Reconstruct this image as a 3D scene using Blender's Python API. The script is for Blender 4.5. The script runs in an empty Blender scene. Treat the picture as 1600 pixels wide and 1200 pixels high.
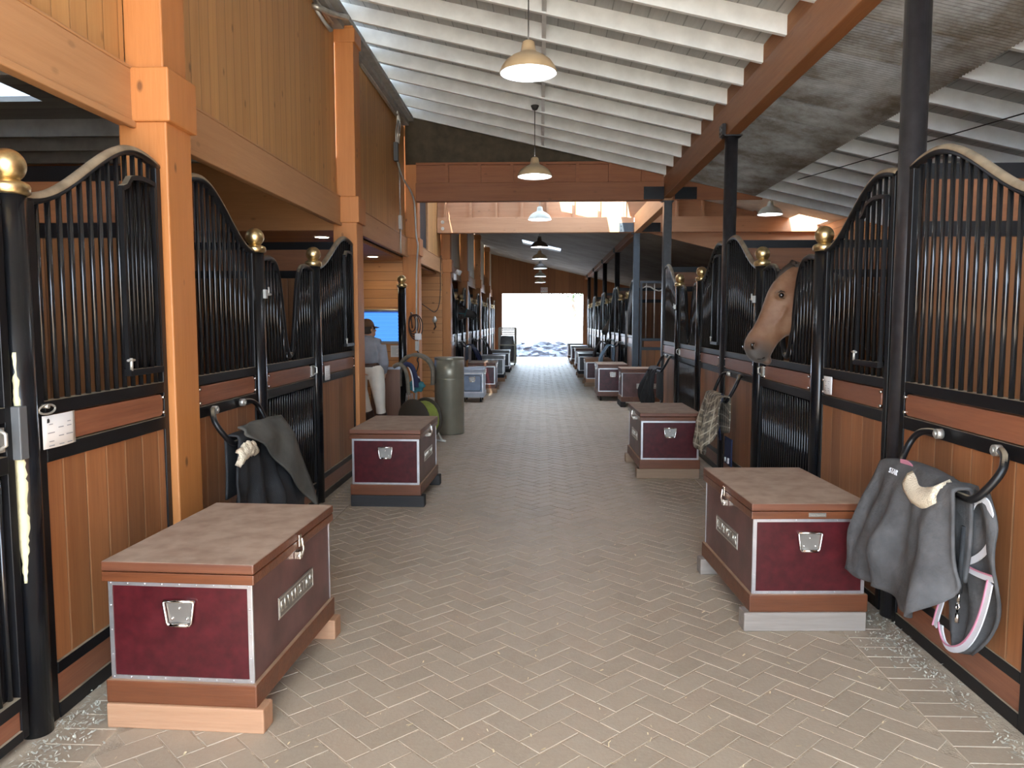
import bpy, bmesh, math, random
from mathutils import Vector, Matrix
random.seed(7)
S = bpy.context.scene
COL = S.collection
PI = math.pi
H = 1.62
XL, XR = -1.98, 1.915          # planes of the two rows of stall fronts

# ------------------------------------------------------------------ camera
cam_d = bpy.data.cameras.new('camera')
cam = bpy.data.objects.new('camera', cam_d); COL.objects.link(cam)
cam_d.sensor_width = 36; cam_d.lens = 27.0; cam_d.clip_start = .05; cam_d.clip_end = 400
F = 1200.0
yv = Vector((45, 100, F)).normalized(); zv = Vector((0, F, -100)).normalized()
xv = -yv.cross(zv)
R = Matrix((Vector((xv[0], xv[1], -xv[2])), Vector((yv[0], yv[1], -yv[2])), Vector((zv[0], zv[1], -zv[2]))))
cam.matrix_world = Matrix.Translation((0, 0, H)) @ R.to_4x4()
S.camera = cam

# ------------------------------------------------------------------ materials
def nt(name):
    m = bpy.data.materials.new(name); m.use_nodes = True
    t = m.node_tree; b = t.nodes['Principled BSDF']
    return m, t, b
def N(t, kind, **kw):
    n = t.nodes.new(kind)
    for k, v in kw.items(): setattr(n, k, v)
    return n
def math_n(t, op, a, b=None):
    n = N(t, 'ShaderNodeMath', operation=op)
    for i, v in enumerate((a, b)):
        if v is None: continue
        if isinstance(v, (int, float)): n.inputs[i].default_value = v
        else: t.links.new(v, n.inputs[i])
    return n.outputs[0]
def mix(t, fac, a, b, mode='MIX'):
    n = N(t, 'ShaderNodeMix', data_type='RGBA', blend_type=mode)
    for i, v in ((0, fac), (6, a), (7, b)):
        if isinstance(v, (int, float)): n.inputs[i].default_value = v
        elif isinstance(v, tuple): n.inputs[i].default_value = (*v, 1) if len(v) == 3 else v
        else: t.links.new(v, n.inputs[i])
    return n.outputs[2]
def ramp(t, fac, stops):
    n = N(t, 'ShaderNodeValToRGB')
    while len(n.color_ramp.elements) < len(stops): n.color_ramp.elements.new(.5)
    for e, (p, c) in zip(n.color_ramp.elements, stops):
        e.position = p; e.color = (*c, 1) if isinstance(c, tuple) else (c, c, c, 1)
    t.links.new(fac, n.inputs[0]); return n.outputs[0]
def coords(t, scale=(1, 1, 1), kind='Object'):
    tc = N(t, 'ShaderNodeTexCoord'); mp = N(t, 'ShaderNodeMapping')
    mp.inputs['Scale'].default_value = scale
    t.links.new(tc.outputs[kind], mp.inputs[0]); return mp.outputs[0]
def noise(t, vec, scale=5, detail=3, rough=.55):
    n = N(t, 'ShaderNodeTexNoise'); n.inputs['Scale'].default_value = scale
    n.inputs['Detail'].default_value = detail; n.inputs['Roughness'].default_value = rough
    t.links.new(vec, n.inputs['Vector']); return n.outputs[0]
def dust_on_top(t, col, dust, amount=.9, lo=.55):
    g = N(t, 'ShaderNodeNewGeometry'); s = N(t, 'ShaderNodeSeparateXYZ')
    t.links.new(g.outputs['True Normal'], s.inputs[0])
    f = ramp(t, s.outputs[2], [(lo, 0.0), (min(lo + .3, 1), 1.0)])
    nz = noise(t, coords(t), 9, 4)
    f2 = math_n(t, 'MULTIPLY', f, ramp(t, nz, [(.3, .55), (.6, 1.0)]))
    f2 = math_n(t, 'MULTIPLY', f2, amount)
    return mix(t, f2, col, dust), f2

def plain(name, col, rough=.5, metal=0., bump=0, bscale=60, var=0., dust=None, coat=0, vscale=8, damount=.9, spec=None, dlo=.55):
    m, t, b = nt(name)
    b.inputs['Roughness'].default_value = rough; b.inputs['Metallic'].default_value = metal
    if coat: b.inputs['Coat Weight'].default_value = coat; b.inputs['Coat Roughness'].default_value = .15
    nz = noise(t, coords(t), vscale, 4)
    v = var or .06
    c = mix(t, ramp(t, nz, [(.3, 0.), (.7, 1.)]), tuple(x * (1 - v) for x in col), tuple(min(1, x * (1 + v)) for x in col))
    if dust:
        c, f = dust_on_top(t, c, dust, damount, dlo)
        r = N(t, 'ShaderNodeMix', data_type='FLOAT'); r.inputs[2].default_value = rough; r.inputs[3].default_value = .85
        t.links.new(f, r.inputs[0]); t.links.new(r.outputs[0], b.inputs['Roughness'])
        mm = math_n(t, 'MULTIPLY', math_n(t, 'SUBTRACT', 1.0, f), metal); t.links.new(mm, b.inputs['Metallic'])
    if spec is not None: b.inputs['Specular IOR Level'].default_value = spec
    t.links.new(c, b.inputs['Base Color'])
    if bump:
        bp = N(t, 'ShaderNodeBump'); bp.inputs['Strength'].default_value = bump; bp.inputs['Distance'].default_value = .01
        t.links.new(noise(t, coords(t), bscale, 3), bp.inputs['Height']); t.links.new(bp.outputs[0], b.inputs['Normal'])
    return m

def wood(name, c1, c2, grain='z', plank=None, rough=.5, knots=0., seam=.45, coat=0, dust=None, damount=.9, var=.25, light_seam=None, gs=1.0):
    """plank = (axis, width): boards side by side along that axis with a groove between them"""
    m, t, b = nt(name)
    sc = {'x': (.7, 12, 12), 'y': (12, .7, 12), 'z': (12, 12, .7)}[grain]
    sc = tuple(s * gs for s in sc)
    tc = N(t, 'ShaderNodeTexCoord'); mp = N(t, 'ShaderNodeMapping'); mp.inputs['Scale'].default_value = sc
    t.links.new(tc.outputs['Object'], mp.inputs[0]); vec = mp.outputs[0]
    pid = None
    if plank:
        sp = N(t, 'ShaderNodeSeparateXYZ'); t.links.new(tc.outputs['Object'], sp.inputs[0])
        q = math_n(t, 'DIVIDE', sp.outputs['xyz'.index(plank[0])], plank[1])
        fl = math_n(t, 'FLOOR', q); fr = math_n(t, 'SUBTRACT', q, fl)
        wn = N(t, 'ShaderNodeTexWhiteNoise', noise_dimensions='1D'); t.links.new(fl, wn.inputs['W']); pid = wn.outputs[0]
        off = N(t, 'ShaderNodeVectorMath', operation='ADD'); t.links.new(vec, off.inputs[0])
        cx = N(t, 'ShaderNodeCombineXYZ')
        for i in range(3): t.links.new(math_n(t, 'MULTIPLY', pid, 37.0), cx.inputs[i])
        t.links.new(cx.outputs[0], off.inputs[1]); vec = off.outputs[0]
    oi = N(t, 'ShaderNodeObjectInfo')
    a = noise(t, vec, 1.6, 5, .6); a2 = noise(t, vec, 7, 3, .6)
    f = math_n(t, 'ADD', math_n(t, 'MULTIPLY', a, .7), math_n(t, 'MULTIPLY', a2, .3))
    c = mix(t, ramp(t, f, [(.33, 0.), (.68, 1.)]), c1, c2)
    rnd = pid if pid is not None else oi.outputs['Random']
    vv = ramp(t, rnd, [(0., 1 - var), (1., 1.0)])
    c = mix(t, 1.0, c, vv, 'MULTIPLY')
    if knots:
        kv = N(t, 'ShaderNodeTexVoronoi'); kv.inputs['Scale'].default_value = 6.5
        mp2 = N(t, 'ShaderNodeMapping'); mp2.inputs['Scale'].default_value = {'x': (.55, 1, 1), 'y': (1, .55, 1), 'z': (1, 1, .55)}[grain]
        t.links.new(tc.outputs['Object'], mp2.inputs[0]); t.links.new(mp2.outputs[0], kv.inputs['Vector'])
        kf = ramp(t, kv.outputs['Distance'], [(.06, knots), (.13, 0.)])
        c = mix(t, kf, c, tuple(x * .25 for x in c1))
    hgt = None
    if plank:
        e = math_n(t, 'MINIMUM', fr, math_n(t, 'SUBTRACT', 1.0, fr)); w = .004 / plank[1]
        sf = ramp(t, e, [(w * .7, 1.0), (w * 1.8, 0.0)])
        c = mix(t, math_n(t, 'MULTIPLY', sf, seam), c, light_seam or tuple(x * .18 for x in c1))
        hgt = math_n(t, 'SUBTRACT', 1.0, sf)
    b.inputs['Roughness'].default_value = rough
    if dust:
        c, f2 = dust_on_top(t, c, dust, damount, .7)
        r = N(t, 'ShaderNodeMix', data_type='FLOAT'); r.inputs[2].default_value = rough; r.inputs[3].default_value = .9
        t.links.new(f2, r.inputs[0]); t.links.new(r.outputs[0], b.inputs['Roughness'])
    if coat: b.inputs['Coat Weight'].default_value = coat; b.inputs['Coat Roughness'].default_value = .2
    t.links.new(c, b.inputs['Base Color'])
    bp = N(t, 'ShaderNodeBump'); bp.inputs['Strength'].default_value = .35; bp.inputs['Distance'].default_value = .004
    t.links.new(hgt if hgt is not None else a2, bp.inputs['Height']); t.links.new(bp.outputs[0], b.inputs['Normal'])
    return m

def emit(name, col, strength):
    m, t, b = nt(name)
    b.inputs['Base Color'].default_value = (*col, 1); b.inputs['Emission Color'].default_value = (*col, 1)
    b.inputs['Emission Strength'].default_value = strength
    return m

DUST = (.42, .33, .22)
M = {}
M['post_wood'] = wood('stained fir', (.47, .175, .045), (.55, .215, .060), 'z', rough=.55, knots=.8, var=.12)
M['beam_wood_y'] = wood('stained fir plate', (.46, .23, .10), (.54, .285, .13), 'y', rough=.55, knots=.3, var=.08)
M['beam_wood_x'] = wood('fir crossbeam', (.46, .235, .125), (.55, .30, .165), 'x', rough=.6, knots=.3, var=.1)
M['header_shaded'] = wood('fir header with shade painted in', (.26, .085, .030), (.36, .13, .045), 'x', rough=.6, knots=.3, var=.2)  # header lies in shadow; that shade is painted in as darker fir
M['beam_dark_y'] = wood('brown glulam', (.29, .115, .042), (.39, .165, .065), 'y', rough=.5, knots=.2, var=.1)
M['tg_wall'] = wood('tongue and groove boards', (.52, .26, .09), (.62, .335, .125), 'z', plank=('y', .135), rough=.55, knots=.6, seam=.38, var=.16)
M['tg_daylit'] = wood('boards with daylight painted in', (.66, .56, .40), (.74, .64, .48), 'z', plank=('y', .145), rough=.6, seam=.4, var=.1)  # grazing daylight from the far end painted into the board colour
M['tg_end'] = wood('brown vertical boards', (.30, .12, .045), (.38, .16, .06), 'z', plank=('x', .3), rough=.6, seam=.5, var=.25)
M['tg_horiz'] = wood('horizontal pine boards', (.50, .215, .07), (.60, .275, .10), 'x', plank=('z', .14), rough=.55, knots=.7, seam=.6, var=.25)
M['tg_horiz_y'] = wood('horizontal pine boards side', (.50, .215, .07), (.60, .275, .10), 'y', plank=('z', .14), rough=.55, knots=.7, seam=.6, var=.25)
M['soffit'] = wood('pine soffit boards', (.42, .19, .065), (.52, .245, .09), 'x', plank=('y', .14), rough=.55, knots=.5, seam=.6, var=.2)
M['stall_board'] = wood('redwood stall boards', (.27, .098, .034), (.42, .172, .066), 'z', plank=('y', .158), rough=.42, seam=.38, var=.3, light_seam=(.50, .31, .17), coat=.12)
M['stall_board_x'] = wood('redwood partition boards', (.19, .075, .024), (.31, .13, .045), 'z', plank=('x', .158), rough=.5, seam=.6, var=.25)
M['name_wood'] = wood('name board wood', (.20, .070, .034), (.34, .13, .065), 'y', rough=.38, var=.2, coat=.2)
M['part_top'] = wood('partition top board', (.20, .072, .027), (.29, .112, .042), 'x', rough=.5, var=.2)
M['mahogany'] = wood('mahogany varnish', (.095, .029, .011), (.18, .058, .021), 'y', rough=.32, var=.15, coat=.35)
M['mahogany_x'] = wood('mahogany end', (.095, .029, .011), (.18, .058, .021), 'x', rough=.32, var=.15, coat=.35)
M['lid_wood'] = wood('dusty mahogany lid', (.105, .035, .017), (.19, .066, .03), 'x', rough=.4, var=.12, dust=(.44, .32, .235), damount=.95)
M['lid_side'] = M['mahogany_x']
M['ledge_wood'] = wood('dusty plinth', (.10, .031, .012), (.175, .056, .021), 'x', rough=.38, var=.12, dust=(.44, .29, .18), damount=.8)
M['skid_fir'] = wood('fir skid', (.37, .19, .10), (.47, .26, .145), 'x', rough=.7, var=.1, knots=.4)
M['skid_grey'] = wood('weathered skid', (.24, .20, .165), (.33, .28, .24), 'x', rough=.8, var=.1)
M['skid_dark'] = wood('blackened skid', (.02, .019, .02), (.04, .037, .036), 'x', rough=.8)
M['skid_brown'] = wood('brown skid', (.30, .19, .12), (.40, .27, .17), 'x', rough=.8)
M['maroon'] = plain('maroon laminate', (.058, .0058, .0085), .30, var=.3, coat=.0, vscale=22)
M['maroon_dusty_sheen'] = plain('dusty maroon laminate with painted sheen', (.115, .050, .045), .36, var=.35, vscale=6)  # dust plus floor light reflected by the long sides, painted in
M['black_body'] = plain('black laminate', (.02, .018, .022), .35, var=.2)
M['grey_body'] = plain('grey laminate', (.16, .16, .16), .35, var=.2)
M['blue_body'] = plain('blue grey laminate', (.22, .29, .40), .4, var=.1)
M['pale_body'] = plain('pale grey laminate', (.40, .43, .48), .4, var=.1)
M['alu'] = plain('aluminium edging', (.62, .61, .62), .36, .9, var=.15)
M['chrome'] = plain('chrome', (.82, .80, .76), .17, 1.0)
M['plate'] = plain('nickel plate', (.36, .34, .31), .35, .8, var=.12)
M['letter'] = plain('raised letters', (.72, .69, .62), .3, .85)
M['black'] = plain('black enamel', (.006, .007, .009), .23, var=.3, spec=.5)
M['black_dust'] = plain('dusty black enamel', (.007, .007, .008), .36, var=.3, spec=.3, dust=(.36, .29, .20), damount=.92)
M['rail'] = plain('dusty rail enamel', (.007, .007, .008), .36, var=.3, spec=.3, dust=(.33, .26, .175), damount=.95, dlo=-.22)
M['bar'] = plain('black bar enamel', (.007, .008, .010), .19, var=.2, spec=.7)
M['steel_post'] = plain('dark steel post', (.020, .019, .021), .36, var=.4, vscale=20)
M['blue_steel'] = plain('blue grey steel', (.042, .058, .075), .45, var=.2)
M['brass'] = plain('brushed brass', (.66, .50, .26), .36, 1.0, var=.25, vscale=30)
M['cream_chip'] = plain('bare cream primer', (.62, .58, .36), .7, var=.15)
M['white_paint'] = plain('whitewashed rafter', (.76, .79, .79), .7, var=.10, vscale=5)
M['deck_shaded'] = wood('whitewashed deck with shade painted in', (.41, .43, .43), (.50, .52, .52), 'y', plank=('x', .15), rough=.8, seam=.45, var=.12)  # shade between the rafters painted in as a greyer white
M['grey_deck'] = wood('grey shed deck', (.30, .30, .28), (.38, .38, .36), 'x', plank=('y', .3), rough=.8, seam=.6, var=.2)
M['grey_paint'] = plain('grey joist paint', (.36, .36, .34), .75, var=.15)
M['block_brown'] = wood('raw blocking', (.33, .14, .055), (.42, .19, .08), 'y', rough=.7, var=.3)
M['canvas'] = plain('brown tarpaulin', (.075, .058, .036), .85, var=.25, bump=.3, bscale=25)
M['galv'] = plain('galvanised pipe', (.55, .54, .50), .4, .7, var=.25)
M['conduit'] = plain('grey conduit', (.45, .44, .41), .5, .3, var=.15)
M['dark_box'] = plain('dark junction box', (.10, .105, .11), .5)
M['shade_tan'] = plain('tan enamel', (.52, .38, .22), .4, var=.1, dust=(.40, .33, .24), damount=.5)
M['shade_dark'] = plain('dark enamel', (.07, .05, .035), .45)
M['shade_pale'] = plain('pale green enamel', (.60, .62, .55), .4)
M['shade_in'] = plain('white enamel', (.82, .88, .93), .4)
M['bulb'] = emit('lit bulb', (.92, .96, 1.0), 10)
M['downlight'] = emit('lit downlight', (1, .84, .58), 22)
M['cord'] = plain('dark cord', (.03, .028, .026), .6)
M['paper'] = plain('white paper', (.80, .78, .76), .8, var=.02)
M['ink'] = plain('grey print', (.30, .30, .32), .8)
M['inkblack'] = plain('black print', (.03, .03, .03), .8)
M['sand'] = plain('swept sand', (.43, .345, .25), .95, bump=.4, bscale=120, var=.25, vscale=12)
M['concrete'] = plain('dusty concrete', (.30, .265, .22), .85, var=.2, vscale=4)
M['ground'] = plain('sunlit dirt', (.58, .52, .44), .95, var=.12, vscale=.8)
M['mound'] = plain('grey mound dirt', (.17, .16, .165), .95, var=.15, vscale=1)  # dull grey dirt of the mound and far ground
M['stone'] = plain('blue grey stone', (.24, .28, .35), .9, bump=.4, bscale=12, var=.2, vscale=3)
M['leaf'] = plain('tree leaves', (.05, .09, .03), .6, var=.4, vscale=3)
M['bark'] = plain('bark', (.16, .11, .08), .9)
M['straw'] = plain('straw', (.60, .49, .30), .9, var=.3, vscale=40)
M['shaving'] = plain('pale shavings', (.55, .53, .44), .9, var=.3, vscale=60)
M['grey_rug'] = plain('grey rug canvas', (.078, .077, .078), .9, var=.38, bump=.8, bscale=22, vscale=7)
M['black_rug'] = plain('black rug canvas', (.018, .019, .021), .7, var=.5, bump=.3, bscale=250, vscale=6)
M['faded_rug'] = plain('faded charcoal canvas', (.085, .082, .070), .9, var=.3, bump=.3, bscale=250, vscale=7)
M['brown_rug'] = plain('brown rug', (.075, .055, .05), .9, var=.3)
M['blue_rug'] = plain('pale blue rug', (.36, .52, .66), .85, var=.2)
M['fleece'] = plain('cream fleece', (.72, .62, .46), .95, bump=1.0, bscale=130, var=.12)
M['webbing'] = plain('white webbing', (.66, .67, .70), .8, var=.08)
M['pink'] = plain('pink piping', (.55, .22, .30), .8)
M['navy'] = plain('navy cloth', (.018, .024, .07), .85, var=.2)
M['can'] = plain('olive grey metal', (.27, .255, .20), .36, .45, var=.1, vscale=3)
M['lime'] = plain('lime hose', (.24, .28, .035), .45, var=.15)
M['reel'] = plain('dark reel', (.045, .036, .026), .6)
M['teal'] = plain('teal cloth', (.04, .17, .19), .8, var=.3, vscale=25)
M['pad'] = plain('taupe pad', (.17, .145, .11), .9, var=.2, vscale=20)
M['brown_panel'] = wood('brown panel', (.14, .058, .03), (.20, .085, .043), 'z', rough=.45, var=.1)
M['leather'] = plain('dark leather', (.045, .020, .012), .5, var=.3)
M['hoodie'] = plain('grey sweatshirt', (.24, .25, .29), .95, bump=.4, bscale=90, var=.15)
M['breeches'] = plain('off white breeches', (.70, .65, .57), .9, var=.08)
M['cap'] = plain('brown cap', (.10, .05, .022), .8)
M['skin'] = plain('skin', (.52, .29, .19), .55)
M['hair'] = plain('dark hair', (.03, .02, .014), .7)
M['mane'] = plain('dark mane', (.03, .019, .012), .7, bump=.5, bscale=60)
M['eye'] = plain('dark eye', (.008, .005, .004), .08, coat=1)
M['white_plastic'] = plain('white plastic', (.75, .76, .76), .5)
M['halter'] = plain('teal halter', (.03, .16, .19), .7)
M['rubber'] = plain('black rubber', (.02, .02, .02), .8)
M['wire'] = plain('cream wire cage', (.62, .60, .48), .5, .2)
M['louver'] = plain('charcoal louvre', (.035, .038, .042), .5)

def mat_corr():
    m, t, b = nt('dusty corrugated sheet')
    c = mix(t, ramp(t, noise(t, coords(t, (1.0, .8, 1)), 2.0, 6, .68), [(.36, 0.), (.62, 1.)]), (.66, .65, .62), (.24, .19, .135))
    t.links.new(c, b.inputs['Base Color']); b.inputs['Roughness'].default_value = .7
    tr = N(t, 'ShaderNodeBsdfTranslucent'); t.links.new(c, tr.inputs[0])
    tp = N(t, 'ShaderNodeBsdfTransparent')
    m1 = N(t, 'ShaderNodeMixShader'); m1.inputs[0].default_value = .25
    t.links.new(b.outputs[0], m1.inputs[1]); t.links.new(tr.outputs[0], m1.inputs[2])
    m2 = N(t, 'ShaderNodeMixShader'); m2.inputs[0].default_value = .25
    t.links.new(m1.outputs[0], m2.inputs[1]); t.links.new(tp.outputs[0], m2.inputs[2])
    t.links.new(m2.outputs[0], t.nodes['Material Output'].inputs[0]); return m
M['corr'] = mat_corr()
def mat_skylight():
    m, t, b = nt('translucent skylight sheet')
    tr = N(t, 'ShaderNodeBsdfTranslucent'); tr.inputs[0].default_value = (.40, .43, .47, 1)
    b.inputs['Base Color'].default_value = (.8, .8, .8, 1)
    m1 = N(t, 'ShaderNodeMixShader'); m1.inputs[0].default_value = .75
    t.links.new(b.outputs[0], m1.inputs[1]); t.links.new(tr.outputs[0], m1.inputs[2])
    t.links.new(m1.outputs[0], t.nodes['Material Output'].inputs[0]); return m
M['skylight'] = mat_skylight()
def mat_backlight_sheet():
    m, t, b = nt('dim translucent backlight sheet')  # dull stock for the added backlight sheet
    tr = N(t, 'ShaderNodeBsdfTranslucent'); tr.inputs[0].default_value = (.17, .17, .17, 1)
    b.inputs['Base Color'].default_value = (.3, .3, .29, 1)
    m1 = N(t, 'ShaderNodeMixShader'); m1.inputs[0].default_value = .7
    t.links.new(b.outputs[0], m1.inputs[1]); t.links.new(tr.outputs[0], m1.inputs[2])
    t.links.new(m1.outputs[0], t.nodes['Material Output'].inputs[0]); return m
M['backlight_sheet'] = mat_backlight_sheet()
def mat_far_roof():
    m, t, b = nt('old corrugated roof')
    v = coords(t)
    w = N(t, 'ShaderNodeTexWave', wave_type='BANDS', bands_direction='Y'); w.inputs['Scale'].default_value = 2.6; w.inputs['Distortion'].default_value = .3
    t.links.new(v, w.inputs['Vector'])
    c = mix(t, ramp(t, noise(t, v, 1.3, 5, .6), [(.3, 0.), (.7, 1.)]), (.40, .36, .31), (.22, .19, .16))
    c = mix(t, math_n(t, 'MULTIPLY', w.outputs[0], .35), c, (.16, .14, .12))
    t.links.new(c, b.inputs['Base Color']); b.inputs['Roughness'].default_value = .7
    bp = N(t, 'ShaderNodeBump'); bp.inputs['Strength'].default_value = .6; bp.inputs['Distance'].default_value = .03
    t.links.new(w.outputs[0], bp.inputs['Height']); t.links.new(bp.outputs[0], b.inputs['Normal']); return m
M['far_roof'] = mat_far_roof()
def mat_brick():
    m, t, b = nt('herringbone pavers')
    g = N(t, 'ShaderNodeNewGeometry')
    v = coords(t)
    c = ramp(t, g.outputs['Random Per Island'], [(0., (.325, .255, .18)), (.35, (.36, .285, .205)), (.7, (.39, .312, .226)), (1., (.38, .285, .20))])
    big = ramp(t, noise(t, v, .9, 4, .6), [(.35, 0.), (.7, 1.)])
    c = mix(t, math_n(t, 'MULTIPLY', big, .55), c, (.45, .36, .26))
    fine = ramp(t, noise(t, v, 45, 4, .7), [(.35, 0.), (.75, 1.)])
    c = mix(t, math_n(t, 'MULTIPLY', fine, .35), c, (.48, .405, .315))
    t.links.new(c, b.inputs['Base Color'])
    rr = ramp(t, noise(t, v, 12, 3), [(.3, .42), (.7, .62)]); t.links.new(rr, b.inputs['Roughness']); b.inputs['Specular IOR Level'].default_value = .75
    bp = N(t, 'ShaderNodeBump'); bp.inputs['Strength'].default_value = .25; bp.inputs['Distance'].default_value = .004
    t.links.new(noise(t, v, 70, 4), bp.inputs['Height']); t.links.new(bp.outputs[0], b.inputs['Normal']); return m
M['brick'] = mat_brick()
def mat_screen():
    m, t, b = nt('lit blue screen')
    b.inputs['Base Color'].default_value = (.02, .02, .02, 1); b.inputs['Roughness'].default_value = .25
    b.inputs['Emission Color'].default_value = (.075, .30, .95, 1); b.inputs['Emission Strength'].default_value = .36
    return m
M['screen'] = mat_screen()
M['screen_line'] = emit('screen grid', (.14, .40, 1.0), .36)
M['screen_bar'] = emit('screen bar', (.02, .05, .22), .25)
def mat_plaid():
    m, t, b = nt('tan plaid')
    tc = N(t, 'ShaderNodeTexCoord'); s = N(t, 'ShaderNodeSeparateXYZ'); t.links.new(tc.outputs['UV'], s.inputs[0])
    def band(o, k, w):
        q = math_n(t, 'FRACT', math_n(t, 'MULTIPLY', o, k)); return math_n(t, 'LESS_THAN', q, w)
    a = math_n(t, 'MAXIMUM', band(s.outputs[0], 7, .25), band(s.outputs[1], 9, .25))
    a2 = math_n(t, 'MAXIMUM', band(math_n(t, 'ADD', s.outputs[0], .055), 7, .12), band(math_n(t, 'ADD', s.outputs[1], .045), 9, .12))
    c = mix(t, a, (.25, .205, .145), (.115, .095, .07)); c = mix(t, a2, c, (.46, .40, .30))
    t.links.new(c, b.inputs['Base Color']); b.inputs['Roughness'].default_value = .9; return m
M['plaid'] = mat_plaid()
def mat_horse(name, body, muzzle, red, nose):
    m, t, b = nt(name)
    tc = N(t, 'ShaderNodeTexCoord')
    mp = N(t, 'ShaderNodeMapping'); mp.inputs['Scale'].default_value = (1, 1, 1)
    t.links.new(tc.outputs['Object'], mp.inputs[0])
    s = N(t, 'ShaderNodeSeparateXYZ'); t.links.new(tc.outputs['Object'], s.inputs[0])
    nz = noise(t, mp.outputs[0], 9, 4, .6)
    c = mix(t, ramp(t, nz, [(.35, 0.), (.65, 1.)]), body, red)
    dn = N(t, 'ShaderNodeVectorMath', operation='DISTANCE'); t.links.new(mp.outputs[0], dn.inputs[0]); dn.inputs[1].default_value = nose
    dd = math_n(t, 'ADD', dn.outputs['Value'], math_n(t, 'MULTIPLY', math_n(t, 'SUBTRACT', nz, .5), .10))
    f = ramp(t, dd, [(.075, 1.), (.165, 0.)])
    c = mix(t, f, c, muzzle)
    t.links.new(c, b.inputs['Base Color']); b.inputs['Roughness'].default_value = .62
    b.inputs['Sheen Weight'].default_value = .25; b.inputs['Sheen Roughness'].default_value = .4
    bp = N(t, 'ShaderNodeBump'); bp.inputs['Strength'].default_value = .25; bp.inputs['Distance'].default_value = .004
    t.links.new(noise(t, coords(t), 120, 3), bp.inputs['Height']); t.links.new(bp.outputs[0], b.inputs['Normal'])
    return m

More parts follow.
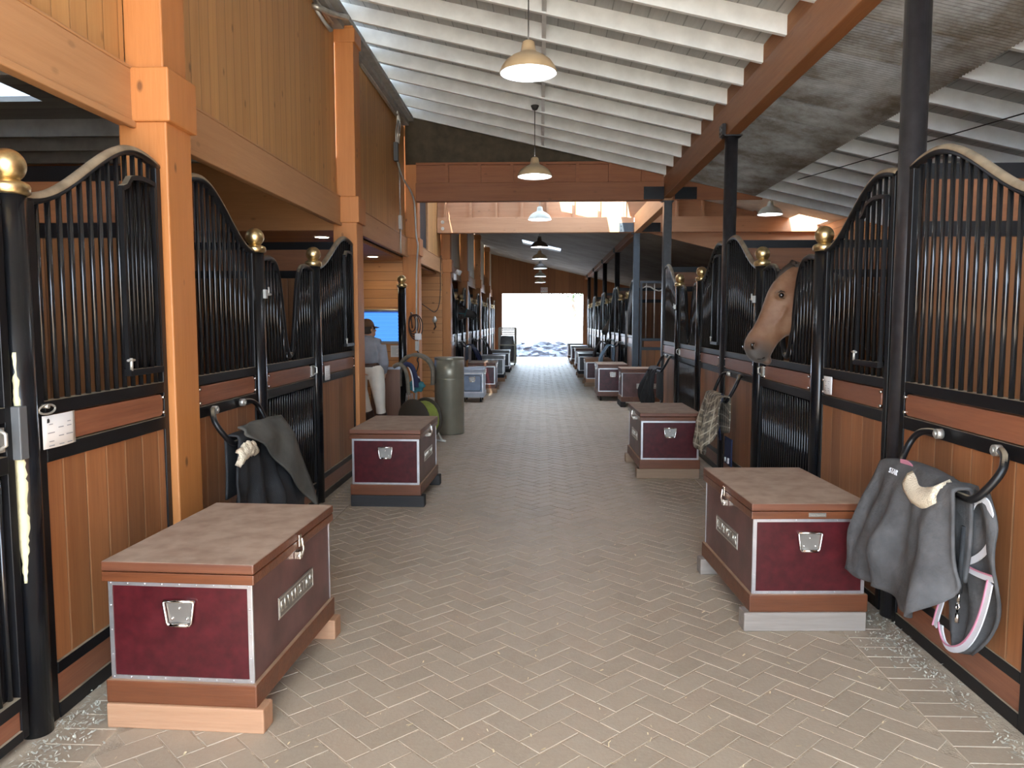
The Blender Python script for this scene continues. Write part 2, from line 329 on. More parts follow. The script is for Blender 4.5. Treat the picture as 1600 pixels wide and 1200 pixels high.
# ------------------------------------------------------------------ mesh builder
class MB:
    def __init__(s): s.bm = bmesh.new(); s.mi = 0
    def _f(s, vs, smooth=False):
        try:
            f = s.bm.faces.new(vs); f.material_index = s.mi; f.smooth = smooth; return f
        except ValueError: return None
    def mat(s, i): s.mi = i; return s
    def box(s, x0, x1, y0, y1, z0, z1, mtx=None):
        if x0 > x1: x0, x1 = x1, x0
        if y0 > y1: y0, y1 = y1, y0
        if z0 > z1: z0, z1 = z1, z0
        c = [Vector((x, y, z)) for x in (x0, x1) for y in (y0, y1) for z in (z0, z1)]
        if mtx: c = [mtx @ p for p in c]
        v = [s.bm.verts.new(p) for p in c]
        for q in ((0, 1, 3, 2), (4, 6, 7, 5), (0, 4, 5, 1), (2, 3, 7, 6), (0, 2, 6, 4), (1, 5, 7, 3)): s._f([v[i] for i in q])
        return s
    def hexa(s, bottom, top):
        v = [s.bm.verts.new(p) for p in list(bottom) + list(top)]; n = len(bottom)
        s._f(v[:n][::-1]); s._f(v[n:])
        for i in range(n): s._f([v[i], v[(i + 1) % n], v[n + (i + 1) % n], v[n + i]])
        return s
    def prism(s, poly, off):
        off = Vector(off); return s.hexa([Vector(p) for p in poly], [Vector(p) + off for p in poly])
    def rings(s, rings, caps=True, smooth=True, closed=False):
        R_ = [[s.bm.verts.new(p) for p in r] for r in rings]; n = len(R_[0])
        m = len(R_)
        for i in range(m if closed else m - 1):
            a, b = R_[i], R_[(i + 1) % m]
            for j in range(n): s._f([a[j], a[(j + 1) % n], b[(j + 1) % n], b[j]], smooth)
        if caps and not closed: s._f(R_[0][::-1], False); s._f(R_[-1], False)
        return s
    def tube(s, pts, r, seg=8, caps=True, closed=False):
        pts = [Vector(p) for p in pts]; n = len(pts); rad = r if isinstance(r, (list, tuple)) else [r] * n
        out = []; up = None
        for i, p in enumerate(pts):
            a = pts[i - 1] if (i or closed) else p; b = pts[(i + 1) % n] if (i < n - 1 or closed) else p
            d = (b - a)
            if d.length < 1e-9: d = Vector((0, 0, 1))
            d.normalize()
            if up is None: up = Vector((0, 0, 1)) if abs(d.z) < .9 else Vector((1, 0, 0))
            u = (up - d * up.dot(d))
            if u.length < 1e-6: u = d.orthogonal()
            u.normalize(); w = d.cross(u); up = u
            out.append([p + (u * math.cos(k * 2 * PI / seg) + w * math.sin(k * 2 * PI / seg)) * rad[i] for k in range(seg)])
        return s.rings(out, caps, True, closed)
    def cyl(s, p0, p1, r0, r1=None, seg=12): return s.tube([p0, p1], [r0, r0 if r1 is None else r1], seg)
    def lathe(s, prof, c=(0, 0, 0), seg=20, caps=True):
        c = Vector(c)
        return s.rings([[c + Vector((r * math.cos(k * 2 * PI / seg), r * math.sin(k * 2 * PI / seg), z)) for k in range(seg)] for r, z in prof], caps)
    def ball(s, c, r, seg=16, n=10, sc=(1, 1, 1), mtx=None):
        out = []
        for i in range(n + 1):
            a = -PI / 2 + PI * i / n; rr = max(math.cos(a), .02)
            ring = [Vector((rr * math.cos(k * 2 * PI / seg) * sc[0], rr * math.sin(k * 2 * PI / seg) * sc[1], math.sin(a) * sc[2])) * r for k in range(seg)]
            if mtx: ring = [mtx @ p for p in ring]
            out.append([Vector(c) + p for p in ring])
        return s.rings(out)
    def sweep_rect(s, pts, w, h, smooth=True):
        """flat bar along pts: w is its size across (x), h its size in the plane of the path (y,z)"""
        pts = [Vector(p) for p in pts]; out = []
        for i, p in enumerate(pts):
            d = (pts[min(i + 1, len(pts) - 1)] - pts[max(i - 1, 0)]).normalized()
            nrm = Vector((0, -d.z, d.y))
            if nrm.z < 0: nrm = -nrm if abs(d.y) > 1e-6 and False else nrm
            out.append([p + Vector((sx * w / 2, 0, 0)) + nrm * sn * h / 2 for sx, sn in ((-1, -1), (1, -1), (1, 1), (-1, 1))])
        return s.rings(out, True, False)
    def grid(s, P, uv=None, thick=0):
        nu, nv = len(P), len(P[0])
        V = [[s.bm.verts.new(p) for p in row] for row in P]
        lay = s.bm.loops.layers.uv.verify() if uv else None
        for i in range(nu - 1):
            for j in range(nv - 1):
                f = s._f([V[i][j], V[i + 1][j], V[i + 1][j + 1], V[i][j + 1]], True)
                if f and lay:
                    for l, (a, b) in zip(f.loops, ((i, j), (i + 1, j), (i + 1, j + 1), (i, j + 1))): l[lay].uv = (a / (nu - 1), b / (nv - 1))
        return s
    def build(s, name, mats, parent=None, bevel=0, solid=0, sub=0, world=False, kind=None, recalc=True, remesh=0, smooth_it=0):
        if recalc: bmesh.ops.recalc_face_normals(s.bm, faces=s.bm.faces[:])
        me = bpy.data.meshes.new(name); s.bm.to_mesh(me); s.bm.free()
        for m in (mats if isinstance(mats, (list, tuple)) else [mats]): me.materials.append(M[m] if isinstance(m, str) else m)
        o = bpy.data.objects.new(name, me); COL.objects.link(o)
        if parent is not None:
            o.parent = parent
            if world: o.matrix_parent_inverse = parent.matrix_basis.inverted()
        if kind: o['kind'] = kind
        if remesh:
            r = o.modifiers.new('remesh', 'REMESH'); r.mode = 'VOXEL'; r.voxel_size = remesh; r.use_smooth_shade = True
            if smooth_it:
                q = o.modifiers.new('smooth', 'SMOOTH'); q.factor = .5; q.iterations = smooth_it
        if solid: q = o.modifiers.new('solid', 'SOLIDIFY'); q.thickness = solid; q.offset = 0
        if sub: q = o.modifiers.new('sub', 'SUBSURF'); q.levels = sub; q.render_levels = sub
        if bevel:
            q = o.modifiers.new('bevel', 'BEVEL'); q.width = bevel; q.segments = 2; q.limit_method = 'ANGLE'; q.angle_limit = .6
        return o

def tag(o, label, cat, group=None):
    o['label'] = label; o['category'] = cat
    if group: o['group'] = group
    return o
def thing(name, label, cat, loc=(0, 0, 0), rz=0, group=None):
    o = bpy.data.objects.new(name, None); COL.objects.link(o); o.empty_display_size = .1
    o.location = loc; o.rotation_euler = (0, 0, rz)
    o.matrix_basis = Matrix.Translation(loc) @ Matrix.Rotation(rz, 4, 'Z')
    return tag(o, label, cat, group)
def struct(name, mb, mats, **kw):
    return mb.build(name, mats, kind='structure', **kw)
def text(name, body, size, mat, parent, mtx, depth=.0015):
    c = bpy.data.curves.new(name, 'FONT'); c.body = body; c.size = size; c.extrude = depth; c.align_x = 'CENTER'; c.align_y = 'CENTER'
    c.materials.append(M[mat]); tmp = bpy.data.objects.new(name, c); COL.objects.link(tmp)
    dg = bpy.context.evaluated_depsgraph_get(); me = bpy.data.meshes.new_from_object(tmp.evaluated_get(dg))
    bpy.data.objects.remove(tmp); bpy.data.curves.remove(c)
    o = bpy.data.objects.new(name, me); COL.objects.link(o); o.parent = parent; o.matrix_basis = mtx
    return o

# ------------------------------------------------------------------ the building
Y0 = -1.6
LC = [-0.15, 3.96, 8.05, 12.10, 16.40, 20.2, 24.6, 28.9]     # near faces of the timber columns
RP = [4.18, 8.10, 12.07, 15.85, 19.8, 23.6, 27.5, 31.2]      # steel posts
YE = 33.0
def zr(x): return 3.80 - .231 * (x - 1.9)        # underside of the near rafters
def zr2(x): return 3.47 - .235 * (x - 1.9)       # underside of the far roof

# floor: sand bed, herringbone pavers at 45 degrees, a soldier course along each side
mb = MB(); mb.mat(1); mb.box(-6, 6.2, -3, YE + .3, -.12, -.0022)
mb.mat(0)
def brick(cx, cy, l, w, ang, z=0.0):
    ca, sa = math.cos(ang), math.sin(ang); g = .0035; c = .004
    def P(u, v, zz): return Vector((cx + u * ca - v * sa, cy + u * sa + v * ca, zz))
    z += random.uniform(-.0012, .0012)
    lo = [mb.bm.verts.new(P(a * (l / 2 - g / 2), b * (w / 2 - g / 2), -.006)) for a, b in ((-1, -1), (1, -1), (1, 1), (-1, 1))]
    hi = [mb.bm.verts.new(P(a * (l / 2 - g / 2 - c), b * (w / 2 - g / 2 - c), z)) for a, b in ((-1, -1), (1, -1), (1, 1), (-1, 1))]
    mb._f(hi)
    for i in range(4): mb._f([lo[i], lo[(i + 1) % 4], hi[(i + 1) % 4], hi[i]])
w = .112; q = math.sqrt(.5)
XA, XB = -1.62, 1.52
n = 330
for i in range(-60, n):
    for j in range(-60, n):
        k = (i - j) % 4
        if k == 0: u, v, h = i + 1.0, j + .5, 0
        elif k == 3: u, v, h = i + .5, j + 1.0, 1
        else: continue
        X = (u - v) * w * q; Y = (u + v) * w * q - 2
        if XA - .02 < X < XB + .02 and .9 < Y < YE: brick(X, Y, 2 * w, w, PI / 4 + (PI / 2 if h else 0))
y = .9
while y < YE:
    brick(XB + .165, y, .224, w, 0, .0015); brick(XA - .165, y, .224, w, 0, .0015); y += w
struct('floor', mb, ['brick', 'sand'], recalc=False)
mb = MB(); mb.box(-90, 90, -60, -3, -.2, -.03); struct('ground', mb, 'ground')
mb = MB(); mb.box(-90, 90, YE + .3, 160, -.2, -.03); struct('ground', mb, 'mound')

# left timber columns
for y in LC:
    top = zr(-1.93) - .06 if y < 12.3 else zr2(-1.93) - .04
    mb = MB()
    mb.box(-2.17, -1.92, y, y + .28, 0, 2.64)
    mb.box(-2.19, -1.892, y - .022, y + .302, 2.63, 2.90)
    mb.box(-2.13, -1.93, y + .01, y + .27, 2.90, top)
    mb.box(-2.145, -1.91, y - .008, y + .288, top - .17, top - .03)
    struct('timber_column', mb, 'post_wood', bevel=.008)
# plates and boarded wall between the columns
for a, b in zip(LC, LC[1:] + [YE]):
    y0, y1 = a + .28, b
    mb = MB(); mb.box(-2.17, -2.085, y0, y1, 2.615, 2.89); mb.box(-2.105, -2.075, y0, y1, 2.60, 2.635); mb.box(-2.15, -2.08, y0, y1, 2.89, 2.905)
    struct('plate_beam', mb, 'beam_wood_y', bevel=.005)
    top = (zr(-2.13) + .1) if y1 < 12.2 else (zr2(-2.13) + .05 if y0 > 16 else 4.9)
    mb = MB()
    if 12 < y0 < 16:
        mb.box(-2.16, -2.125, 12.38, 12.62, 2.89, top); mb.box(-2.16, -2.125, 12.62, 14.3, 3.85, top); mb.box(-2.16, -2.125, 14.3, y1, 2.89, top)
    else: mb.box(-2.16, -2.125, y0, y1, 2.89, top)
    struct('wall_left', mb, 'tg_wall' if y0 < 16 else 'tg_daylit')
# black louvred vent in the upper left wall of the skylight bay
mb = MB()
for i in range(34): mb.mat(0).box(-2.15, -2.125, 12.64 + i * .049, 12.675 + i * .049, 2.91, 3.85)
mb.mat(0).box(-2.165, -2.155, 12.62, 14.3, 2.89, 3.86)
mb.mat(1).box(-2.15, -2.09, 14.3, 14.42, 2.89, 3.9); mb.box(-2.15, -2.09, 12.5, 14.42, 3.85, 3.93)
struct('window_1', mb, ['louver', 'beam_wood_y'])

# near roof: deck, white rafters, raw blocking over the beam, bridging at mid span
mb = MB()
def slab(mb, x0, x1, y0, y1, zf, off, th):
    mb.hexa([(x0, y0, zf(x0) + off), (x1, y0, zf(x1) + off), (x1, y1, zf(x1) + off), (x0, y1, zf(x0) + off)],
            [(x0, y0, zf(x0) + off + th), (x1, y0, zf(x1) + off + th), (x1, y1, zf(x1) + off + th), (x0, y1, zf(x0) + off + th)])
slab(mb, -2.3, 2.1, Y0 - .3, 12.16, zr, .155, .04); slab(mb, 3.1, 5.9, Y0 - .3, 12.16, zr, .155, .04)
struct('ceiling', mb, 'deck_shaded')
mb = MB(); slab(mb, 2.05, 3.15, Y0 - .3, 12.16, zr, .195, .01); struct('skylight', mb, 'backlight_sheet')  # unseen sheet added so daylight glows through the corrugated strip below
RY = [11.92 - .635 * k for k in range(0, 22)]
RY = [y for y in RY if y > Y0]
for y in RY:
    mb = MB(); slab(mb, -2.12, 1.945, y - .022, y + .022, zr, 0, .155); struct('rafter', mb, 'white_paint', bevel=.003)
    mb = MB(); slab(mb, 1.95, 5.6, y - .022 + .046, y + .022 + .046, zr, 0, .155); struct('rafter', mb, 'white_paint' if y < 12 else 'block_brown', bevel=.003)
for a, b in zip(RY[1:], RY):
    mb = MB(); mb.box(1.885, 1.925, a + .022, b - .022, 3.80, 3.95); struct('blocking', mb, 'block_brown')
    mb = MB(); slab(mb, .0, .04, a + .022, b - .022, zr, .015, .14); struct('blocking', mb, 'white_paint')
# main beam on the right, resting on the steel posts
mb = MB(); mb.box(1.875, 2.005, Y0 - .3, 12.115, 3.49, 3.80); struct('main_beam', mb, 'beam_dark_y', bevel=.006)
mb = MB(); mb.box(1.875, 2.005, 12.12, 15.75, 3.37, 3.72); struct('main_beam', mb, 'beam_wood_y', bevel=.006)  # lighter wood on the middle length paints in the skylight bay's light
mb = MB(); mb.box(1.875, 2.005, 15.98, YE, 3.33, 3.62); struct('main_beam', mb, 'beam_dark_y', bevel=.006)
# ledger with two conduits where the roof meets the left wall
mb = MB(); mb.box(-2.125, -2.02, Y0, 11.95, 4.58, 4.70); mb.box(-2.02, -1.95, Y0, 11.95, 4.64, 4.70)
struct('ledger', mb, 'grey_paint')
# header at the end of the near roof: beam, blocked wall over it, tarpaulin up to the rafters
mb = MB(); mb.box(-1.93, 1.87, 11.96, 12.1, 3.44, 3.72); struct('header_beam', mb, 'header_shaded', bevel=.006)
mb = MB(); mb.hexa([(2.01, 11.96, 3.44), (3.35, 11.96, 3.44), (3.35, 12.0, 3.44), (2.01, 12.0, 3.44)], [(2.01, 11.96, zr(2.01) + .15), (3.35, 11.96, zr(3.35) + .15), (3.35, 12.0, zr(3.35) + .15), (2.01, 12.0, zr(2.01) + .15)])
struct('header_beam', mb, 'header_shaded')
mb = MB(); mb.box(-1.93, 1.87, 12.03, 12.07, 3.72, 4.01)
for k in range(8):
    x = -1.45 + k * .5
    mb.box(x - .025, x + .025, 11.98, 12.03, 3.72, 4.0)
mb.box(-1.93, 1.87, 11.985, 12.03, 3.995, 4.03); struct('header_wall', mb, 'header_shaded')
mb = MB(); P = []
for i in range(25):
    x = -2.1 + i * 4.0 / 24; row = []
    zt = zr(x) + .16; zb = 4.015 if zt > 4.03 else zt - .01
    for j in range(7): row.append((x, 12.055 + .018 * math.sin(x * 5 + j * 1.3), zb + (zt - zb) * j / 6))
    P.append(row)
mb.grid(P); struct('tarpaulin', mb, 'canvas', solid=.004)
# skylight bay: far crossbeam, gable above it with studs, translucent roof with an open slot
mb = MB(); mb.box(-2.11, 1.87, 15.76, 15.95, 3.385, 3.69); mb.box(2.01, 5.6, 15.76, 15.95, 3.385, 3.69); struct('cross_beam', mb, 'beam_wood_x', bevel=.006)
mb = MB(); mb.hexa([(-2.12, 15.9, 3.69), (5.7, 15.9, 3.69), (5.7, 15.94, 3.69), (-2.12, 15.94, 3.69)], [(-2.12, 15.9, 5.1), (5.7, 15.9, 4.4), (5.7, 15.94, 4.4), (-2.12, 15.94, 5.1)])
mb.hexa([(2.2, 15.9, 3.38), (5.7, 15.9, 2.5), (5.7, 15.94, 2.5), (2.2, 15.94, 3.38)], [(2.2, 15.9, 3.69), (5.7, 15.9, 3.69), (5.7, 15.94, 3.69), (2.2, 15.94, 3.69)])
x = -1.95
while x < 5.6:
    mb.box(x - .022, x + .022, 15.77, 15.9, 3.69, 4.9 - .15 * max(x, 0)); x += .52
struct('wall_gable', mb, 'beam_wood_x')
mb = MB()
def zs(x): return zr(x) + .55
slab(mb, -2.2, 1.9, 12.16, 14.2, zs, 0, .01); slab(mb, -2.2, 1.15, 14.2, 15.16, zs, 0, .01); slab(mb, 1.45, 1.9, 14.2, 15.16, zs, 0, .01)
slab(mb, -2.2, .22, 15.16, 15.95, zs, 0, .01); slab(mb, 1.66, 1.9, 15.16, 15.95, zs, 0, .01)
struct('skylight', mb, 'skylight')
mb = MB()
slab(mb, 1.9, 5.9, 12.16, 15.16, zs, 0, .03); slab(mb, 1.9, 4.95, 15.16, 15.95, zs, 0, .03); slab(mb, 5.5, 5.9, 15.16, 15.95, zs, 0, .03)
struct('ceiling', mb, 'white_paint')
mb = MB()
slab(mb, -2.2, 5.9, 12.1, 12.16, zr, .16, .40); struct('wall_upstand', mb, 'grey_paint')
mb = MB(); mb.box(5.6, 5.66, 12.1, 15.95, 0, 4.1); struct('wall_right', mb, 'tg_horiz_y')
# far roof with a slot skylight
mb = MB(); slab(mb, -2.25, 5.9, 15.95, 23.6, zr2, .0, .05); slab(mb, -2.25, 5.9, 24.9, YE + .3, zr2, .0, .05)
slab(mb, -2.25, -.58, 23.6, 24.9, zr2, 0, .05); slab(mb, .62, 5.9, 23.6, 24.9, zr2, 0, .05)
struct('ceiling', mb, 'far_roof')
mb = MB(); slab(mb, -.6, .64, 23.55, 24.95, zr2, .05, .01); struct('skylight', mb, 'skylight')
# end wall with the big opening
mb = MB(); mb.box(-5.7, -2.3, YE, YE + .12, 0, 3.3); mb.box(-2.3, -1.66, YE, YE + .12, 0, 4.6); mb.box(1.80, 5.9, YE, YE + .12, 0, 3.8)
mb.hexa([(-1.66, YE, 2.74), (1.8, YE, 2.74), (1.8, YE + .12, 2.74), (-1.66, YE + .12, 2.74)], [(-1.66, YE, 4.4), (1.8, YE, 3.6), (1.8, YE + .12, 3.6), (-1.66, YE + .12, 4.4)])
struct('wall_end', mb, 'tg_end')
# outer walls and left shed roof
mb = MB(); mb.box(5.6, 5.66, Y0 - .3, 12.1, 0, 3.0); mb.box(5.6, 5.66, 15.95, YE, 0, 2.75); struct('wall_right', mb, 'tg_horiz_y')
mb = MB(); mb.box(-5.7, -5.6, Y0 - .3, YE, 0, 3.4); struct('wall_left', mb, 'tg_horiz_y')
mb = MB(); mb.box(-5.7, -2.14, Y0 - .3, 5.3, 3.26, 3.3); mb.box(-3.75, -2.14, 5.3, 5.8, 3.26, 3.3); mb.box(-5.7, -2.14, 5.8, YE, 3.26, 3.3)
struct('ceiling', mb, 'grey_deck')
mb = MB(); mb.box(-5.7, -3.75, 5.3, 5.8, 3.30, 3.31); struct('skylight', mb, 'skylight')
for k in range(9):
    y = 3.2 + k * .52
    if 5.2 < y < 5.85: continue
    mb = MB(); mb.box(-5.6, -2.18, y - .02, y + .02, 3.12, 3.26); struct('joist', mb, 'grey_paint')

mb = MB(); mb.box(-5.7, -2.17, Y0 - .3, Y0 - .2, 0, 3.25); mb.box(1.99, 5.66, Y0 - .3, Y0 - .2, 0, 2.95); struct('wall_front', mb, 'tg_end')  # unseen front wall, added to darken the stalls
mb = MB(); mb.box(XR, XR + .05, Y0 - .2, 1.46, 0, 2.9); struct('wall_right', mb, 'stall_board'); mb = MB(); mb.box(XL - .05, XL, Y0 - .2, 1.38, 0, 2.6); struct('wall_left', mb, 'stall_board')  # unseen plain walls, added to shut stray light out of the stalls
# partitions between the stalls
def partition(x0, x1, y, zt=2.44):
    mb = MB()
    mb.mat(0).box(x0, x1, y - .02, y + .02, 0, 2.06)
    mb.mat(1).box(x0, x1, y - .018, y + .018, 2.14, zt - .08)
    mb.mat(2).box(x0, x1, y - .03, y + .03, 2.06, 2.14); mb.box(x0, x1, y - .03, y + .03, zt - .08, zt)
    struct('partition', mb, ['stall_board_x', 'part_top', 'black_dust'])
for y in (4.12, 8.14): partition(-5.6, -2.18, y)
for y in (20.35, 24.75, 29.05): partition(-5.6, -2.18, y)
for y in (4.22, 8.12, 12.12, 19.85, 23.65, 27.55): partition(1.99, 5.6, y)
# grooming bay: loft fascia, boarded ceiling and walls
mb = MB(); mb.box(-5.6, -2.18, 8.10, 8.16, 2.56, 3.26); struct('wall_loft', mb, 'soffit')
mb = MB(); mb.box(-5.6, -2.175, 8.17, 12.2, 2.56, 2.60); struct('ceiling', mb, 'soffit')
mb = MB(); mb.box(-5.6, -2.06, 12.14, 12.2, 0, 2.56); struct('wall_back', mb, 'tg_horiz')
mb = MB(); mb.box(-5.6, -2.06, 16.0, 16.06, 0, 2.9); struct('wall_back', mb, 'tg_horiz')
mb = MB(); mb.box(-5.6, -2.175, 12.2, 16.0, 2.56, 2.60); struct('ceiling', mb, 'soffit')

# ------------------------------------------------------------------ stall fronts
def front_curve(L, flip, lo=2.085, hi=2.435):
    pts = []
    for i in range(29):
        t = i / 28; q = min(t / .80, 1); s = q * q * (3 - 2 * q)
        z = lo + (hi - lo) * s
        if t > .80: z -= .035 * ((t - .8) / .2) ** 2
        pts.append((t * L if not flip else (1 - t) * L, z))
    return sorted(pts)
def interp(pts, y):
    for (a, za), (b, zb) in zip(pts, pts[1:]):
        if a <= y <= b: return za + (zb - za) * (y - a) / max(b - a, 1e-9)
    return pts[0][1] if y < pts[0][0] else pts[-1][1]
def name_board(L0, L1, z0, z1, a, p, mat='name_wood'):
    mb = MB(); n = 8; poly = []; zc = (z0 + z1) / 2; h = (z1 - z0) / 2; bulge = .028
    for i in range(n + 1):
        q = -PI / 2 + PI * i / n; poly.append((a * .022, L1 - bulge + bulge * math.cos(q), zc + h * math.sin(q)))
    for i in range(n + 1):
        q = PI / 2 + PI * i / n; poly.append((a * .022, L0 + bulge + bulge * math.cos(q), zc + h * math.sin(q)))
    mb.prism(poly, (-a * .036, 0, 0)); o = mb.build('name_board', mat, p, bevel=.003)
    for yy in (L0 + .004, L1 - .004):
        for zz in (z0 + .016, z1 - .016):
            mb = MB(); mb.cyl((a * .018, yy, zz), (a * .032, yy, zz), .009, seg=8); mb.build('bolt', 'chrome', p)
def stall_front(xp, y0, y1, a, flip, label, group=None, near=True, hatch=None, hi=2.435):
    """a = +1 when the aisle lies toward +x; the high end is at y1 unless flip"""
    L = y1 - y0
    t = thing('stall_barrier', label, 'stall front', (xp, y0, 0), 0, group)
    pts = front_curve(L, flip, hi=hi)
    f = MB()
    zl, zh = interp(pts, .0), interp(pts, L)
    f.box(-.022, .022, 0, .045, 0, zl - .01); f.box(-.022, .022, L - .045, L, 0, zh - .01)
    for z0, z1 in ((1.245, 1.30), (1.055, 1.12), (.185, .235), (.0, .065)): f.box(-.022, .022 + .004, .045, L - .045, z0, z1)
    f.build('frame', 'black_dust', t, bevel=.003)
    r = MB(); r.tube([(0, y, z) for y, z in pts], .024, 12); r.build('top_rail', 'rail', t)
    n = max(3, int(round((L - .09) / .075)))
    ys = [.045 + (L - .09) * (i + .5) / n for i in range(n)]
    if near:
        for y in ys:
            b = MB(); b.cyl((0, y, 1.29), (0, y, interp(pts, y) - .012), .0115, seg=10); b.build('bar', 'bar', t)
    else:
        b = MB()
        for y in ys: b.cyl((0, y, 1.29), (0, y, interp(pts, y) - .012), .0115, seg=6)
        b.build('grille', 'bar', t)
    b = MB(); b.box(-.014, .012, .045, L - .045, .235, 1.055); b.build('board_panel', 'stall_board', t)
    if near: name_board(.06, L - .06, 1.127, 1.238, a, t)
    else:
        b = MB(); b.box(-.014, .016, .06, L - .06, 1.127, 1.238); b.build('name_board', 'name_wood', t)
    b = MB(); b.box(-.014, .016, .05, L - .05, .065, .185); b.build('kick_board', 'name_wood', t, bevel=.003)
    if hatch:
        h0, h1 = hatch[0] - y0, hatch[1] - y0; h = MB()
        hp = [(y, interp(pts, y) - .13 - .03 * ((y - h0 if not flip else h1 - y) < .05)) for y in [h0 + (h1 - h0) * i / 8 for i in range(9)]]
        h.sweep_rect([(a * .03, y, z) for y, z in hp], .03, .022)
        for y in (h0, h1): h.box(a * .02, a * .04, y - .009, y + .009, 1.37, interp(hp, y))
        for i in range(1, 4):
            y = h0 + (h1 - h0) * i / 4; h.cyl((a * .03, y, 1.37), (a * .03, y, interp(hp, y)), .009, seg=8)
        h.box(a * .015, a * .048, h0 - .01, h1 + .01, 1.355, 1.385)
        h.build('feed_hatch', 'black_dust', t)
        h = MB(); yl = h0 if not flip else h1
        h.cyl((a * .045, yl, 1.38), (a * .045, yl, 1.44), .008, seg=8); h.cyl((a * .045, yl - .03, 1.43), (a * .045, yl + .03, 1.43), .006, seg=8); h.build('latch', 'galv', t)
    return t
DC = [(0, 1.335), (.04, 1.35), (.08, 1.405), (.11, 1.49), (.15, 1.63), (.20, 1.83), (.24, 1.945), (.29, 2.02), (.35, 2.058), (.45, 2.07), (.56, 2.06), (.64, 2.045)]
def stall_door(xp, y0, y1, a, label, group=None, near=True):
    L = y1 - y0; c = L / 2
    t = thing('stall_door', label, 'stall door', (xp, y0, 0), 0, group)
    pts = []
    for i in range(61):
        y = L * i / 60; pts.append((y, interp(DC, min(abs(y - c) * .64 / c, .64))))
    f = MB(); e = .04
    f.box(-.022, .022, 0, e, .03, 2.035); f.box(-.022, .022, L - e, L, .03, 2.035)
    for z0, z1 in ((1.245, 1.30), (1.055, 1.12), (.15, .20), (.03, .07)): f.box(-.022, .026, e, L - e, z0, z1)
    f.build('frame', 'black_dust', t, bevel=.003)
    r = MB(); r.tube([(0, y, z) for y, z in pts], .020, 12); r.build('top_rail', 'black_dust', t)
    n = int(round((L - 2 * e) / .066))
    if near:
        for i in range(n):
            y = e + (L - 2 * e) * (i + .5) / n; zt = interp(pts, y) - .012
            if zt > 1.36:
                b = MB(); b.cyl((0, y, 1.29), (0, y, zt), .011, seg=10); b.build('bar', 'bar', t)
        for i in range(n + 4):
            y = e + (L - 2 * e) * (i + .5) / (n + 4); b = MB(); b.cyl((0, y, .19), (0, y, 1.07), .011, seg=8); b.build('lower_bar', 'bar', t)
        name_board(.06, L - .16, 1.127, 1.238, a, t)
        b = MB(); b.box(a * .01, a * .03, L - .13, L - .06, 1.14, 1.23); b.tube([(a * .03, L - .095, 1.15), (a * .06, L - .095, 1.17), (a * .06, L - .095, 1.21), (a * .03, L - .095, 1.23)], .007); b.build('pull_handle', 'galv', t)
    else:
        b = MB()
        for i in range(n):
            y = e + (L - 2 * e) * (i + .5) / n; b.cyl((0, y, 1.29), (0, y, interp(pts, y) - .012), .011, seg=6); b.cyl((0, y, .19), (0, y, 1.07), .011, seg=6)
        b.build('grille', 'bar', t)
        b = MB(); b.box(-.014, .016, .06, L - .06, 1.127, 1.238); b.build('name_board', 'name_wood', t)
    b = MB(); b.box(-.018, -.006 if a > 0 else -.006, e, L - e, .20, 1.055) if a > 0 else b.box(.006, .018, e, L - e, .20, 1.055); b.build('back_sheet', 'black', t)
    b = MB(); b.box(-.012, .014, e, L - e, .07, .15); b.build('kick_board', 'name_wood', t)
    return t
def ball_post(xp, y, a, label, group=None, chip=False, latch=True, h=2.095):
    t = thing('door_post', label, 'door post', (xp, y, 0), 0, group)
    p = MB(); p.cyl((0, 0, 0), (0, 0, h), .058, seg=24); p.build('post', 'black', t)
    b = MB(); b.lathe([(.062, h - .012), (.071, h - .004), (.073, h + .02), (.068, h + .03), (.058, h + .036), (.044, h + .042), (.034, h + .046)], seg=24)
    b.ball((0, 0, h + .096), .063, 24, 16); b.build('ball_finial', 'brass', t)
    if latch:
        b = MB(); b.box(a * .045, a * .075, -.018, .018, 1.77, 1.83); b.cyl((a * .07, .02, 1.80), (a * .07, .09, 1.80), .008, seg=8); b.cyl((a * .07, .05, 1.79), (a * .07, .05, 1.85), .007, seg=8); b.build('latch', 'galv', t)
    if chip:
        v = MB(); rnd = random.Random(3); P = []
        for i in range(60):
            z = .62 + (1.50 - .62) * i / 59
            env = .05 + .10 * (z < 1.40) if z > 1.10 else .30 * min(1, (z - .60) / .2) + .04
            l_ = .42 + rnd.uniform(-.05, .05) * (1 if z < 1.1 else 1.6) - env; r_ = .42 + env * rnd.uniform(.75, 1.2) + (.10 * rnd.random() if z > 1.1 else 0)
            P.append([(.0588 * math.cos(c - PI / 2), .0588 * math.sin(c - PI / 2), z) for c in (l_, l_ + (r_ - l_) * .33, l_ + (r_ - l_) * .66, r_)])
        v.grid(P); v.build('bare_patch', 'cream_chip', t, solid=.0006)
        b = MB(); b.box(.01, .055, -.085, -.04, 1.10, 1.30); b.build('hinge_plate', 'dark_box', t, bevel=.004)
    return t
def steel_post(y, ztop, label, square=False, mat='steel_post', r=.066):
    t = thing('steel_post', label, 'post', (1.94, y, 0))
    p = MB()
    if square: p.box(-r, r, -r, r, 0, ztop)
    else: p.cyl((0, 0, 0), (0, 0, ztop), r, seg=28)
    p.build('shaft', mat, t, bevel=.006 if square else 0)
    c = MB(); c.box(-.09, .09, -.075, .075, ztop - .012, ztop); c.box(-.11, -.075, -.07, .07, ztop, ztop + .11)
    for yy in (-.04, .04):
        for z in (.03, .075): c.cyl((-.115, yy, ztop + z), (-.105, yy, ztop + z), .012, seg=8)
    c.build('cap_bracket', mat, t)
    return t

ordn = ['first', 'second', 'third', 'fourth', 'fifth', 'sixth', 'seventh', 'eighth', 'ninth']
